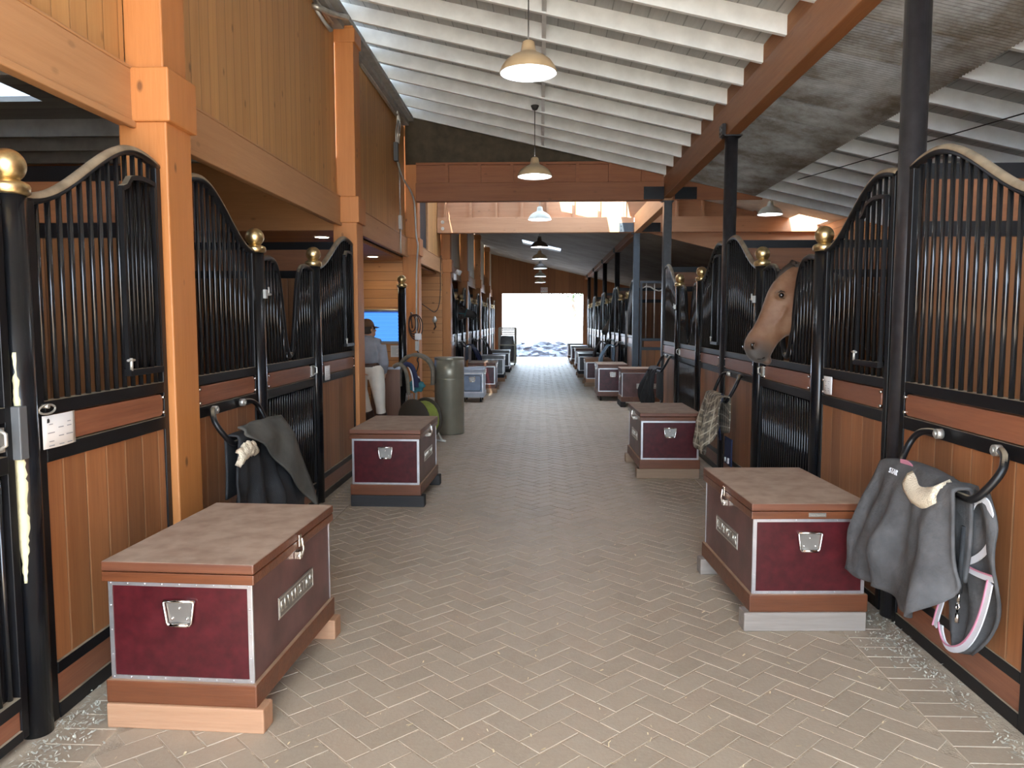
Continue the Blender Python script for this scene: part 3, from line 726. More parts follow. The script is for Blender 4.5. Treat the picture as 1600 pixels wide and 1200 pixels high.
# left side, near
stall_door(XL, 1.42, 2.76, 1, 'black barred stall door cut by the left picture edge, beside the chipped post')
ball_post(XL, 2.835, 1, 'round black post with peeling cream paint and a brass ball at the left edge', chip=True, latch=False)
stall_front(XL, 2.90, 3.955, 1, False, 'black barred stall front with a white card, behind the nearest left trunk', hatch=(3.56, 3.86))
stall_front(XL, 4.255, 5.24, 1, True, 'black barred stall front with a black blanket hung on it, past the first timber column')
ball_post(XL, 5.31, 1, 'round black post with brass ball between the blanket stall front and the dipped left door')
stall_door(XL, 5.38, 6.61, 1, 'black barred stall door with a deep dip, behind the second left trunk')
ball_post(XL, 6.68, 1, 'round black post with brass ball just past the nearest full left door', latch=False)
stall_front(XL, 6.75, 8.03, 1, False, 'black barred stall front with small white note, ending at the second timber column', hatch=(7.62, 7.92))
ball_post(XL + .01, 10.9, 1, 'round black post with brass ball in front of the screen in the grooming bay', latch=False)
# right side, near
stall_door(XR, 1.5, 2.8, -1, 'black barred stall door on the right, just outside the near picture edge', near=False)
stall_front(XR, 2.95, 4.10, -1, False, 'black barred stall front with the grey blanket rack at the right edge')
steel_post(4.18, 3.49, 'tall round black steel post nearest the camera, rising out of the picture top')
stall_front(XR, 4.26, 5.26, -1, True, 'black barred stall front with white card between the nearest steel post and horse', hatch=(4.34, 4.66))
ball_post(XR, 5.335, -1, 'round black post with brass ball right of the horse head', latch=False)
stall_door(XR, 5.41, 6.71, -1, 'black barred stall door with the brown horse looking out')
ball_post(XR, 6.79, -1, 'round black post with brass ball left of the horse head')
stall_front(XR, 6.86, 8.02, -1, False, 'black barred stall front with the plaid blanket hanging on it')
steel_post(8.10, 3.49, 'second tall round steel post on the right, beside the plaid blanket')
stall_front(XR, 8.18, 9.24, -1, True, 'black barred stall front just beyond the second steel post on the right', hatch=(8.26, 8.55))
ball_post(XR, 9.31, -1, 'round black post with brass ball beyond the second steel post, nearer of a pair', latch=False)
stall_door(XR, 9.38, 10.68, -1, 'dark barred stall door with a dip, second one on the right from the horse')
ball_post(XR, 10.75, -1, 'round black post with brass ball beside the rolled dark blankets, farther of a pair')
stall_front(XR, 10.82, 11.98, -1, False, 'black barred stall front with dark blankets, next to the square black post')
steel_post(12.07, 3.44, 'square black steel post under the dark header beam', square=True, r=.062)
steel_post(15.87, 3.37, 'square blue grey steel post at the far side of the gap in the right row', square=True, mat='blue_steel', r=.062)
for k, y in enumerate(RP[4:]):
    steel_post(y, 3.33, 'thin dark steel post far down the right row, %s beyond the blue grey post' % ordn[k])
# far bays
for k, (a, b) in enumerate(((15.95, 19.72), (19.88, 23.52), (23.68, 27.42), (27.58, 31.12))):
    o = ordn[k]
    stall_front(XR, a, a + 1.05, -1, True, 'nearer stall front of the %s far bay on the right' % o, near=False)
    ball_post(XR, a + 1.12, -1, 'nearer brass ball post of the %s far bay on the right' % o, latch=False)
    stall_door(XR, a + 1.19, a + 2.49, -1, 'stall door of the %s far bay on the right' % o, near=False)
    ball_post(XR, a + 2.56, -1, 'farther brass ball post of the %s far bay on the right' % o, latch=False)
    stall_front(XR, a + 2.63, b, -1, False, 'farther stall front of the %s far bay on the right' % o, near=False)
for k, (a, b) in enumerate(((16.7, 20.18), (20.5, 24.58), (24.9, 28.88), (29.2, 32.95))):
    o = ordn[k]; d = (b - a - 1.44) / 2
    stall_front(XL, a, a + d, 1, True, 'nearer stall front of the %s far bay on the left' % o, near=False)
    ball_post(XL, a + d + .07, 1, 'nearer brass ball post of the %s far bay on the left' % o, latch=False)
    stall_door(XL, a + d + .14, a + d + 1.3, 1, 'stall door of the %s far bay on the left' % o, near=False)
    ball_post(XL, a + d + 1.37, 1, 'farther brass ball post of the %s far bay on the left' % o, latch=False)
    stall_front(XL, a + d + 1.44, b, 1, False, 'farther stall front of the %s far bay on the left' % o, near=False)
# side of a stall across the gap on the right, facing the camera
t = thing('stall_divider', 'barred stall side above boards seen across the gap behind the square posts', 'stall divider', (2.03, 15.95, 0))
m = MB(); W = 3.5
for z0, z1 in ((2.37, 2.42), (1.19, 1.245), (1.0, 1.06), (.0, .07)): m.box(0, W, -.02, .02, z0, z1)
for x in (0, W / 2, W - .05): m.box(x, x + .05, -.022, .022, 0, 2.42)
m.build('frame', 'blue_steel', t)
for i in range(20):
    m = MB(); m.cyl((.13 + i * .17, 0, 1.24), (.13 + i * .17, 0, 2.38), .012, seg=8); m.build('bar', 'galv', t)
m = MB(); m.tube([(.03 + .09 * i, -.005, 2.26 + .05 * math.sin(i * 1.2)) for i in range(12)], .014); m.build('scroll_rail', 'galv', t)
m = MB(); m.box(.05, W - .05, -.012, .012, .07, 1.0); m.build('board_panel', 'stall_board_x', t)
m = MB(); m.box(.09, W / 2 - .05, -.02, .014, 1.065, 1.185); m.build('name_board', 'part_top', t)
# brackets on the crossbeams
for x0, x1, y, z0, z1, lb in ((1.56, 1.865, 11.945, 3.45, 3.64, 'black bracket plate on the header beam left of the main beam'), (2.03, 2.36, 11.945, 3.45, 3.63, 'black bracket plate on the header beam right of the main beam'),
                              (1.57, 1.865, 15.745, 3.39, 3.57, 'grey bracket plate on the lit crossbeam left of the main beam'), (2.03, 2.40, 15.745, 3.39, 3.57, 'dark bracket plate on the lit crossbeam right of the main beam')):
    m = MB(); m.box(x0, x1, y, y + .012, z0, z1)
    for x in (x0 + .04, x1 - .04):
        for z in (z0 + .05, z1 - .05): m.cyl((x, y, z), (x, y - .012, z), .014, seg=8)
    tag(m.build('beam_bracket', 'black' if 'black' in lb or 'dark' in lb else 'blue_steel'), lb, 'bracket')
for z, lb in ((3.47, 'lower bolt at the left end of the lit crossbeam'), (3.60, 'upper bolt at the left end of the lit crossbeam')):
    m = MB(); m.cyl((-2.0, 15.775, z), (-2.0, 15.74, z), .035, seg=14); m.cyl((-2.0, 15.745, z), (-2.0, 15.725, z), .017, seg=6); tag(m.build('bolt_washer', 'galv'), lb, 'bolt')

# ------------------------------------------------------------------ tack trunks
def trunk(label, loc, rz, side, w=.62, L=.98, h=.675, body='maroon', long='maroon_dusty_sheen', lid='lid_wood', base='ledge_wood', skid='skid_fir', trim='alu', near=True, plate=True, group='tack trunks along the aisle', casters=False, badge=None):
    t = thing('tack_box', label, 'trunk', loc, rz, group)
    hw = w / 2; sk = .10; z1 = .192; zb = h - .082
    if casters:
        for yy in (.10, L - .10):
            for xx in (-hw + .07, hw - .07):
                m = MB(); m.cyl((xx - .014, yy, .035), (xx + .014, yy, .035), .035, seg=14); m.tube([(xx, yy, .05), (xx, yy, .105)], .012); m.build('caster', 'rubber', t)
    else:
        for yy, nm in ((-.012, 0), (L - .095, 1)):
            m = MB(); m.box(-hw - .005 + .01, hw + .03 * (side > 0) + .01 * (side < 0), yy, yy + .095, 0, sk) if side > 0 else m.box(-hw - .03, hw - .01, yy, yy + .095, 0, sk)
            m.build('skid', skid, t, bevel=.006)
    m = MB(); m.box(-hw, hw, 0, L, sk - .002, z1); m.build('plinth', base, t, bevel=.006)
    m = MB(); i = .018
    m.box(-hw + i, hw - i, i, L - i, z1, zb)
    for f in m.bm.faces:
        n_ = f.normal; f.normal_update(); f.material_index = 1 if abs(f.normal.x) > .5 else 0
    m.build('body', [body, long], t)
    # aluminium edging with rivets
    m = MB(); e = .016; k = .003
    for yy, s in ((i, -1), (L - i, 1)):
        y0, y1 = yy + s * k, yy - s * .002
        m.box(-hw + i, hw - i, y0, y1, zb - e * 1.15, zb); m.box(-hw + i, hw - i, y0, y1, z1, z1 + e)
        for x in (-hw + i, hw - i - e): m.box(x, x + e, y0, y1, z1 + e, zb - e * 1.15)
        if near:
            for q_ in range(9):
                x = -hw + i + .01 + (w - 2 * i - .02) * q_ / 8
                for z in (zb - e * .55, z1 + e * .5): m.ball((x, y0, z), .0042, 6, 4)
            for q_ in range(3):
                for x in (-hw + i + e / 2, hw - i - e / 2): m.ball((x, y0, z1 + (zb - z1) * (q_ + 1) / 4), .0042, 6, 4)
    for x, s in ((-hw + i, -1), (hw - i, 1)):
        for yy in (i, L - i - .009): m.box(x - .0005, x + s * k, yy, yy + .009, z1, zb)
        m.box(x - .0005, x + s * k * .7, i, L - i, zb - .006, zb)
    m.build('edge_trim', trim, t)
    m = MB(); m.box(-hw, hw, 0, L, zb, zb + .040); m.build('lid_rim', 'mahogany_x' if lid == 'lid_wood' else lid, t, bevel=.004)
    m = MB(); m.box(-hw - .001, hw + .001, -.001, L + .001, zb + .0425, h); m.build('lid', lid, t, bevel=.006)
    # drop handle on each end
    for yy, s in (((i, -1), (L - i, 1)) if near else ((i, -1),)):
        zc = zb - .125; m = MB()
        m.prism([(-.058, yy, zc + .052), (.058, yy, zc + .052), (.046, yy, zc - .040), (-.046, yy, zc - .040)], (0, s * .006, 0))
        hd = m.build('handle_plate', 'plate', t, bevel=.003)
        m = MB(); r_ = s * .014
        m.tube([(-.060, yy + s * .006, zc + .05), (-.061, yy + r_, zc + .045), (-.050, yy + r_, zc - .034), (-.044, yy + r_, zc - .044), (.044, yy + r_, zc - .044), (.050, yy + r_, zc - .034), (.061, yy + r_, zc + .045), (.060, yy + s * .006, zc + .05)], .0055)
        m.tube([(-.062, yy + s * .008, zc + .050), (.062, yy + s * .008, zc + .050)], .007)
        m.tube([(-.036, yy + r_, zc - .044), (.036, yy + r_, zc - .044)], .0085)
        for x, z in ((0, .022), (-.03, -.02), (.03, -.02)): m.ball((x, yy + s * .007, zc + z), .006, 8, 5)
        m.build('bail_handle', 'chrome', hd)
    # hasp on the long aisle side
    x = side * (hw + .003); m = MB(); yc = L * .5
    m.box(x, x + side * .006, yc - .016, yc + .016, zb + .012, zb + .066); m.box(x - side * .02, x + side * .008, yc - .016, yc + .016, zb - .045, zb - .010)
    m.tube([(x + side * .01, yc, zb - .03), (x + side * .018, yc, zb), (x + side * .012, yc, zb + .05)], .006); m.cyl((x, yc - .024, zb - .03), (x, yc + .024, zb - .03), .007)
    m.build('hasp', 'chrome', t, bevel=.002)
    if plate:
        x = side * (hw - i + .0005); m = MB(); m.box(x, x + side * .004, L * .5 - .215, L * .5 + .215, .345, .44); p = m.build('name_plate', 'plate', t, bevel=.002)
        if near:
            m = MB()
            for a0, a1, b0, b1 in ((-.205, .205, .431, .434), (-.205, .205, .351, .354), (-.208, -.205, .351, .434), (.205, .208, .351, .434)): m.box(x + side * .004, x + side * .0055, L * .5 + a0, L * .5 + a1, b0, b1)
            m.build('plate_border', 'letter', p)
            B = Matrix(((0, 0, side, x + side * .0045), (side, 0, 0, L * .5), (0, 1, 0, .3925), (0, 0, 0, 1)))
            B = B @ Matrix.Diagonal((.92, 1.25, 1, 1))
            text('lettering', 'E L V E N S T A R', .056, 'letter', p, B)
    if badge:
        m = MB(); m.box(badge - .045, badge + .045, -.004, 0, zb + .012, zb + .034); p = m.build('badge', 'plate', t, bevel=.001)
        text('badge_text', 'Classic Equestrian', .0115, 'letter', p, Matrix(((1, 0, 0, badge), (0, 0, -1, -.0042), (0, 1, 0, zb + .023), (0, 0, 0, 1))), .0004)
    return t
trunk('nearest tack trunk on the left, maroon end panel, dusty lid, on pale fir blocks', (-1.418, 2.875, 0), math.radians(-2.6), 1)
trunk('nearest tack trunk on the right, beside the hanging grey blanket', (1.402, 3.955, 0), math.radians(2.6), -1, skid='skid_grey', badge=.03)
trunk('second tack trunk on the left, on a black block behind the nearest one', (-1.345, 6.535, 0), math.radians(-1.2), 1, skid='skid_dark')
trunk('second tack trunk on the right, in front of the plaid blanket', (1.325, 7.825, 0), math.radians(.8), -1, skid='skid_brown', badge=.0)
trunk('maroon tack trunk with its long side and plate toward the camera, before the square post', (1.50, 14.62, 0), -PI / 2, 1, L=1.0, h=.72, skid='skid_dark')
trunk('maroon tack trunk on casters, left of the sideways trunk on the right', (1.44, 15.35, 0), 0, -1, h=.74, w=.60, casters=True, near=False, plate=False)
trunk('orange brown and maroon trunk under the pale blue blanket on the right', (1.41, 18.75, 0), 0, -1, near=False, plate=False, lid='skid_fir', base='skid_fir', skid='skid_brown')
trunk('black trunk with pale side under the brown blanket on the right', (1.38, 21.7, 0), 0, -1, near=False, plate=False, body='black_body', long='pale_body', lid='black_body', base='skid_dark', skid='skid_brown')
trunk('brown lidded dark trunk just beyond the black one on the right', (1.46, 25.4, 0), 0, -1, near=False, plate=False, body='black_body')
trunk('dark trunk with pale lid, second from the far door on the right', (1.43, 28.2, 0), 0, -1, near=False, plate=False, body='maroon', lid='pale_body')
trunk('grey trunk nearest the far doorway on the right', (1.40, 31.0, 0), 0, -1, near=False, plate=False, body='grey_body', lid='grey_body', casters=True)
t = trunk('small pale blue trunk with a dark outlined panel, beside the trash can', (-1.345, 15.0, 0), 0, 1, w=.46, L=.7, h=.66, body='blue_body', long='pale_body', lid='pale_body', base='pale_body', casters=True, near=False, plate=False)
m = MB(); pz = [(-.17, .26), (-.14, .23), (.14, .23), (.17, .26), (.17, .50), (.14, .53), (-.14, .53), (-.17, .50)]
m.tube([(x, .012, z) for x, z in pz], .006, 6, closed=True); m.build('panel_outline', 'dark_box', t)
trunk('maroon trunk with brown lid and white lit side, behind the pale blue trunk', (-1.31, 17.0, 0), 0, 1, near=False, plate=False, skid='skid_brown')
trunk('grey trunk with a pale lid, third in the far left row', (-1.28, 20.2, 0), 0, 1, near=False, plate=False, body='grey_body', long='pale_body', lid='grey_body', base='skid_dark')
trunk('black trunk in front of the wire cart on the left', (-1.28, 23.8, 0), 0, 1, near=False, plate=False, body='black_body', long='pale_body', lid='grey_body', base='black_body', skid='skid_dark')
# wire cart by the far door
t = thing('wire_cart', 'tall cream wire cart with dark bags near the far doorway on the left', 'cart', (-1.2, 27.3, 0))
m = MB()
for x in (-.29, .29):
    for y in (0, .9): m.cyl((x, y, .06), (x, y, 1.34), .026, seg=8)
for z in (.12, .72, 1.34):
    for y in (0, .9): m.cyl((-.29, y, z), (.29, y, z), .015, seg=8)
    for x in (-.29, .29): m.cyl((x, 0, z), (x, .9, z), .015, seg=8)
m.build('frame', 'wire', t)
m = MB()
for i in range(9): m.cyl((-.29 + .0725 * i, .45, 1.30), (-.29 + .0725 * i, -.0, 1.30), .008, seg=6); m.cyl((-.29 + .0725 * i, 0, 1.22), (-.29 + .0725 * i, 0, 1.34), .008, seg=6)
m.build('top_rack', 'wire', t)
for z in (.10, .73): m = MB(); m.box(-.28, .28, .02, .88, z, z + .03); m.build('shelf', 'wire', t)
for z in (1.10, 1.16, 1.22, 1.28): m = MB(); m.box(-.29, .29, -.012, .0, z, z + .035); m.build('slat', 'wire', t)
for x in (-.26, .26):
    for y in (.05, .85): m = MB(); m.cyl((x - .02, y, .04), (x + .02, y, .04), .04, seg=10); m.build('wheel', 'rubber', t)
m = MB(); P_ = []
for z, e in ((.16, .0), (.5, .015), (.85, .005), (1.05, -.02)): P_.append([((.255 + e) * math.copysign(abs(math.cos(q * PI / 12)) ** .4, math.cos(q * PI / 12)), .45 + (.42 + e) * math.copysign(abs(math.sin(q * PI / 12)) ** .4, math.sin(q * PI / 12)), z + .012 * math.sin(q * 2.3)) for q in range(24)])
m.rings(P_); m.build('dark_liner', 'grey_body', t)

# ------------------------------------------------------------------ blanket racks and blankets
def chaikin(p, n=3):
    p = [Vector(q) for q in p]
    for _ in range(n):
        o = [p[0]]
        for a, b in zip(p, p[1:]): o += [a * .75 + b * .25, a * .25 + b * .75]
        p = o + [p[-1]]
    return p
def rack(xp, yA, yB, a, zb, label, reach=.17, ins=.13):
    t = thing('blanket_rack', label, 'blanket rack', (xp, yA, 0))
    def X(v): return a * v
    L = yB - yA
    pts = chaikin([(X(.02), ins, 1.09), (X(.05), ins - .06, 1.095), (X(.07), .01, 1.08), (X(.10), -.02, 1.02), (X(reach), .03, zb), (X(reach), .12, zb), (X(reach), L / 2, zb), (X(reach), L - .12, zb), (X(reach), L - .03, zb), (X(.10), L + .02, 1.02), (X(.07), L - .01, 1.08), (X(.05), L - ins + .06, 1.095), (X(.02), L - ins, 1.09)], 3)
    m = MB(); m.tube(pts, .0165, 10); m.build('hoop', 'black_dust', t)
    for y in (ins, L - ins):
        m = MB(); m.cyl((X(.02), y, 1.09), (X(.05), y, 1.09), .024, seg=12); m.cyl((X(.05), y, 1.09), (X(.058), y, 1.09), .012, seg=8); m.build('mount', 'galv', t)
    return t
def drape(yA, yB, xb, zb, a, front, back, bulge, nf, mats, name, parent, seed=1, nu=44, nv=46, topw=.05, solid=.012, zsag=None, bow=0., world=True, fold=.022, slip=.7):
    """cloth over a bar along y: front(t), back(t) are how far it hangs on the aisle side and behind"""
    rnd = random.Random(seed); ph = [rnd.uniform(0, 6.28) for _ in range(6)]; P = []
    for i in range(nu):
        t = i / (nu - 1); row = []; y0 = yA + (yB - yA) * t
        fl, bl = front(t), back(t)
        for j in range(nv):
            s = -bl + (fl + bl) * j / (nv - 1)
            z0 = zb + (zsag(t) if zsag else 0)
            hw = topw / 2
            if abs(s) < hw * 1.4:
                q = s / (hw * 1.4); x = q * hw; z = z0 + .022 + .012 * (1 - q * q)
            else:
                x = math.copysign(hw, s); z = z0 + .022 - (abs(s) - hw * 1.4)
            k = min(max((abs(s) - .04) / .35, 0), 1)
            if s > 0:
                x += bulge(t, s) + k * fold * (math.sin(nf * t * 6.28 + ph[0] + 2.2 * s) + .6 * math.sin(nf * 1.9 * t * 6.28 + ph[1] - 3 * s)) + k * .010 * math.sin(14 * s + ph[2] + 5 * t) + k * .008 * math.sin(31 * t - 12 * s + ph[4]) + k * .006 * math.sin(23 * s + 17 * t + ph[5])
                x = max(x, hw * slip)
            y = y0 + k * .02 * math.sin(9 * s + ph[3] + 4 * t) + (bow * (t - .5) * k if s > 0 else 0)
            row.append((xb + a * x, y, z))
        P.append(row)
    m = MB(); m.grid(P, uv=True)
    return m.build(name, mats, parent, solid=solid, world=world)

# grey blanket, right foreground
rack(XR - .02, 3.04, 3.76, -1, .90, 'black hoop rack holding the grey blanket with pink edging')
t = thing('horse_blanket', 'grey horse blanket with white and pink edging hung at the right foreground', 'blanket', (1.725, 3.4, 0))
def bg(tt, s): return .02 + .12 * math.sin(min(s / .62, 1) * 1.7) * (.5 + .5 * tt) + .03 * math.sin(tt * 7) * s
drape(3.13, 3.79, 1.725, .92, -1, lambda q: .40 + .32 * math.sin(min(q * 2.2, 1) * 1.57) - .13 * q + .03 * math.sin(q * 9), lambda q: .42, bg, 2.3, 'grey_rug', 'cloth', t, 5, fold=.034, bow=.16, zsag=lambda q: .03 * math.sin(q * 3.1) - .015)
# lower flap hanging at the near end, behind the front fold
m = MB(); P = []
for j in range(26):
    v = j / 25; z = .93 - .725 * v
    yr = 3.10 - .135 * math.sin(min(v * 8, 1.571)) + .0 + (.33 * max(0, v - .45) ** 1.6 * 2.0); yl = 3.46 - .10 * v - (.06 * max(0, v - .85) * 6)
    yl = max(yl, yr + .02)
    P.append([(1.80 - .03 * math.sin(6 * v) - .025 * math.sin(k * 1.1 + v * 4), yr + (yl - yr) * k / 11, z) for k in range(12)])
m.grid(P); m.build('hanging_flap', 'grey_rug', t, solid=.012, world=True)
def ribbon(pts, wd, mat, name, parent, x=1.765, th=.006):
    m = MB(); p = chaikin([(x, y, z) for y, z in pts], 2); rr = []
    for i, c in enumerate(p):
        d = (p[min(i + 1, len(p) - 1)] - p[max(i - 1, 0)]).normalized(); n_ = Vector((0, -d.z, d.y))
        rr.append([c + n_ * wd / 2 * sn + Vector((sx * th / 2, 0, 0)) for sx, sn in ((-1, -1), (1, -1), (1, 1), (-1, 1))])
    m.rings(rr, True, False); return m.build(name, mat, parent, world=True)
A_ = [(3.204, .758), (3.164, .844), (3.138, .89), (3.066, .912), (3.027, .879), (2.998, .785), (3.047, .702), (3.145, .631), (3.27, .586)]
B_ = [(3.181, .597), (3.082, .599), (2.976, .614)]
C_ = [(3.002, .592), (3.028, .483), (3.076, .367), (3.145, .274), (3.229, .219), (3.304, .205), (3.344, .255), (3.347, .283)]
D_ = [(3.322, .494), (3.34, .411), (3.377, .32), (3.399, .257)]
for pts in (A_, B_, C_, D_): ribbon(pts, .026, 'webbing', 'white_edging', t)
ribbon([(y + .012, z + .012) for y, z in B_], .006, 'pink', 'pink_piping', t, 1.760); ribbon([(y + .014, z + .008) for y, z in C_], .006, 'pink', 'pink_piping', t, 1.760); ribbon([(y + .014, z) for y, z in D_], .006, 'pink', 'pink_piping', t, 1.760)
m = MB(); m.tube([(1.745, 3.168, .775), (1.74, 3.172, .6), (1.742, 3.178, .49)], .012, 8); m.build('strap', 'black_rug', t, world=True)
m = MB(); m.tube([(1.742, 3.178, .49), (1.742, 3.180, .45)], .007); m.tube([(1.742, 3.18, .45), (1.742, 3.196, .435), (1.742, 3.186, .405), (1.742, 3.172, .43)], .004, 6, closed=True); m.tube([(1.742, 3.184, .40), (1.742, 3.185, .36)], .009); m.build('snap_hook', 'chrome', t, world=True)
m = MB(); P = []
for i in range(13):
    q = i / 12; y = 3.20 + .26 * q; z = .905 + .0 * q - .045 * math.sin(q * PI) ; P.append([(1.70 - .012 * math.sin(q * PI), y, z + .05), (1.648 - .015 * math.sin(q * PI), y, z + .025), (1.632 - .015 * math.sin(q * PI), y, z - .012), (1.638, y, z - .045)])
m.grid(P); m.build('fleece_collar', 'fleece', t, solid=.02, world=True)
ribbon([(3.46, .945), (3.53, .972), (3.60, .965)], .02, 'pink', 'pink_binding', t, 1.678)
text('embroidery', 'STAR', .035, 'webbing', t, Matrix.Translation(-Vector((1.725, 3.4, 0))) @ Matrix(((0, .3, -1, 1.645), (-1, 0, 0, 3.60), (0, 1, .3, .915), (0, 0, 0, 1))), .002)
# plaid blanket
rack(XR - .02, 7.12, 7.78, -1, .86, 'hoop rack holding the plaid blanket')
t = thing('horse_blanket', 'tan plaid horse blanket hanging between the two posts left of the horse door', 'blanket', (1.72, 7.4, 0))
drape(7.12, 7.74, 1.725, .88, -1, lambda q: .30 + .34 * math.sin(min(1, q * 1.5) * 1.57) - .12 * max(0, q - .6), lambda q: .36 + .1 * q, lambda q, s: .03 + .10 * math.sin(min(s / .6, 1) * 1.9) * (.4 + .6 * math.sin(q * 2.6)), 1.6, 'plaid', 'cloth', t, 9, fold=.03)
m = MB(); m.grid([[(1.70 - .03 * math.sin(i * .5), 7.16 + .02 * j + .22 * i / 9, .92 - .05 * i + .004 * j) for j in range(5)] for i in range(10)]); m.build('navy_lining', 'navy', t, solid=.01, world=True)
m = MB(); m.grid([[(1.79, 7.18 + .04 * j, .50 - .032 * i) for j in range(8)] for i in range(9)]); m.build('navy_lower_edge', 'navy', t, solid=.01, world=True)
m = MB(); m.box(1.765, 1.775, 7.22, 7.26, .27, .32); m.box(1.765, 1.775, 7.34, 7.37, .27, .31); m.build('white_tabs', 'webbing', t, world=True)
# black blanket, left
rack(XL + .02, 4.32, 5.0, 1, .90, 'hoop rack holding the black blanket on the left')
t = thing('horse_blanket', 'black horse blanket with cream fleece collar behind the nearest left trunk', 'blanket', (-1.79, 4.7, 0))
drape(4.34, 5.06, -1.80, .92, 1, lambda q: .72 - .03 * q, lambda q: .4, lambda q, s: .03 + .11 * s * (.4 + q) + .02 * math.sin(9 * q), 3.2, 'black_rug', 'cloth', t, 21, fold=.03, bow=.28)
m = MB(); P = []
for i in range(22):
    q = i / 21
    row = []
    for j in range(22):
        v = j / 21; ln = .05 + .62 * q ** 1.15
        s = ln * v; y = 4.36 + .72 * q + .13 * v * q
        row.append((-1.698 + .035 * math.sin(v * 2) + .12 * s * (.4 + q) + .012 * math.sin(q * 15 + 6 * v) - .06 * max(0, .12 - s) / .12, y, .978 + .01 * math.sin(q * 3) - s + .02 * (1 - q)))
    P.append(row)
m.grid(P); m.build('faded_fold', 'faded_rug', t, solid=.012, world=True)
m = MB(); P = []
for i in range(15):
    q = i / 14; y = 4.20 + .235 * q; row = []
    for j in range(7):
        v = j / 6; row.append((-1.70 + .02 * math.sin(v * 3), y + .01 * math.sin(i * 2.1 + j), .885 + .025 * math.sin(q * 3.0) - .085 * v * (1 - .35 * q) + .008 * math.sin(i * 1.7)))
    P.append(row)
m.grid(P); m.build('fleece_collar', 'fleece', t, solid=.035, world=True)
# dark blankets on the right before the square post
rack(XR - .02, 11.0, 11.6, -1, .88, 'hoop rack holding the rolled dark blankets before the square post')
t = thing('horse_blanket', 'dark blankets folded over the rack before the square black post', 'blanket', (1.73, 11.3, 0))
drape(11.02, 11.62, 1.725, .90, -1, lambda q: .62, lambda q: .5, lambda q, s: .04 + .14 * math.sin(min(s / .6, 1) * 2.4) * (.6 + .4 * q), 2.8, 'black_rug', 'cloth', t, 33, fold=.035)
m = MB()
for k in range(3): m.tube(chaikin([(1.66 - .03 * k, 11.1 + .13 * k, .90), (1.60, 11.1 + .13 * k, .86), (1.57, 11.08 + .13 * k, .6), (1.60, 11.1 + .13 * k, .38)]), .03, 8)
m.build('strap_folds', 'black_rug', t, world=True)
for (ya, yb, xb, zb, a, c, lb, sd) in ((18.1, 18.75, 1.70, 1.0, -1, 'blue_rug', 'pale blue blanket on the right behind the maroon trunks', 3), (20.3, 21.1, 1.70, 1.02, -1, 'brown_rug', 'dark brown blanket above the black trunk on the right', 4), (18.2, 18.9, -1.76, 1.0, 1, 'navy', 'dark navy blanket on the left above the maroon trunk', 6), (21.6, 22.4, -1.72, 1.05, 1, 'brown_rug', 'brown blanket on the left above the grey trunk', 7)):
    rack(XR - .02 if a < 0 else XL + .02, ya, yb, a, zb - .02, 'hoop rack holding the ' + lb)
    t = thing('horse_blanket', lb, 'blanket', (xb, (ya + yb) / 2, 0))
    drape(ya, yb, xb, zb, a, lambda q: .6, lambda q: .4, lambda q, s: .05 + .2 * math.sin(min(s / .6, 1) * 2.2), 1.5, c, 'cloth', t, sd, 24, 28, fold=.03)

# ------------------------------------------------------------------ pendant lamps
def pendant(u, v, wd, shade, label):
    y = .43 * 1200 / wd; x = (u - 845) / 1200 * y; z = H + (500 - v) / 1200 * y
    t = thing('pendant_lamp', label, 'lamp', (x, y, z), 0, 'enamel pendant lamps over the aisle')
    o = [(.215, 0), (.214, .012), (.200, .045), (.170, .085), (.125, .118), (.075, .142), (.058, .155), (.052, .19), (.045, .225), (.030, .235)]
    m = MB(); m.lathe(o, seg=36, caps=False); m.build('shade', shade, t)
    m = MB(); m.lathe([(r * .985 - .002, zz - .002) for r, zz in o[:7]], seg=36, caps=False); m.build('inner_reflector', 'shade_in', t)
    m = MB(); m.lathe([(.02, .012), (.05, .018), (.066, .04), (.066, .075), (.045, .12), (.03, .15)], seg=18); m.build('bulb', 'bulb', t)
    zt = zr(x) if y < 12 else (zs(x) - .02 if y < 15.9 else zr2(x))
    m = MB(); m.cyl((0, 0, .23), (0, 0, zt - z), .005, seg=6); m.lathe([(.03, zt - z - .05), (.05, zt - z - .01), (.05, zt - z)], seg=12); m.build('cord', 'cord', t)
pendant(825, 127, 87, 'shade_tan', 'nearest tan enamel pendant lamp, largest in view')
pendant(835, 281, 53, 'shade_tan', 'second tan pendant lamp, hanging before the dark header beam')
pendant(843, 346, 36, 'shade_pale', 'pale pendant lamp in front of the lit crossbeam')
pendant(842.5, 388, 27.5, 'shade_dark', 'dark pendant lamp just below the lit crossbeam')
pendant(843, 406, 24, 'shade_tan', 'tan pendant lamp below the bright roof slot')
pendant(844, 420.5, 21, 'shade_dark', 'dark pendant lamp, third from last toward the far door')
pendant(844, 433, 18, 'shade_pale', 'grey pendant lamp, second from last toward the far door')
pendant(844, 442, 17, 'shade_tan', 'farthest pendant lamp, just above the exit sign')
pendant(1193, 340, 37, 'shade_pale', 'pale pendant lamp on the right, over the gap in the stall row')
for x, y, lb in ((-2.49, 8.75, 'round recessed ceiling light nearer the camera in the grooming bay'), (-2.50, 11.45, 'round recessed ceiling light in front of the screen wall')):
    t = thing('recessed_light', lb, 'light', (x, y, 2.56))
    m = MB(); m.lathe([(.075, -.004), (.085, -.008), (.095, -.004), (.098, .0)], seg=24, caps=False); m.build('trim_ring', 'white_plastic', t)
    m = MB(); m.cyl((0, 0, -.003), (0, 0, -.001), .076, seg=24); m.build('lens', 'downlight', t)

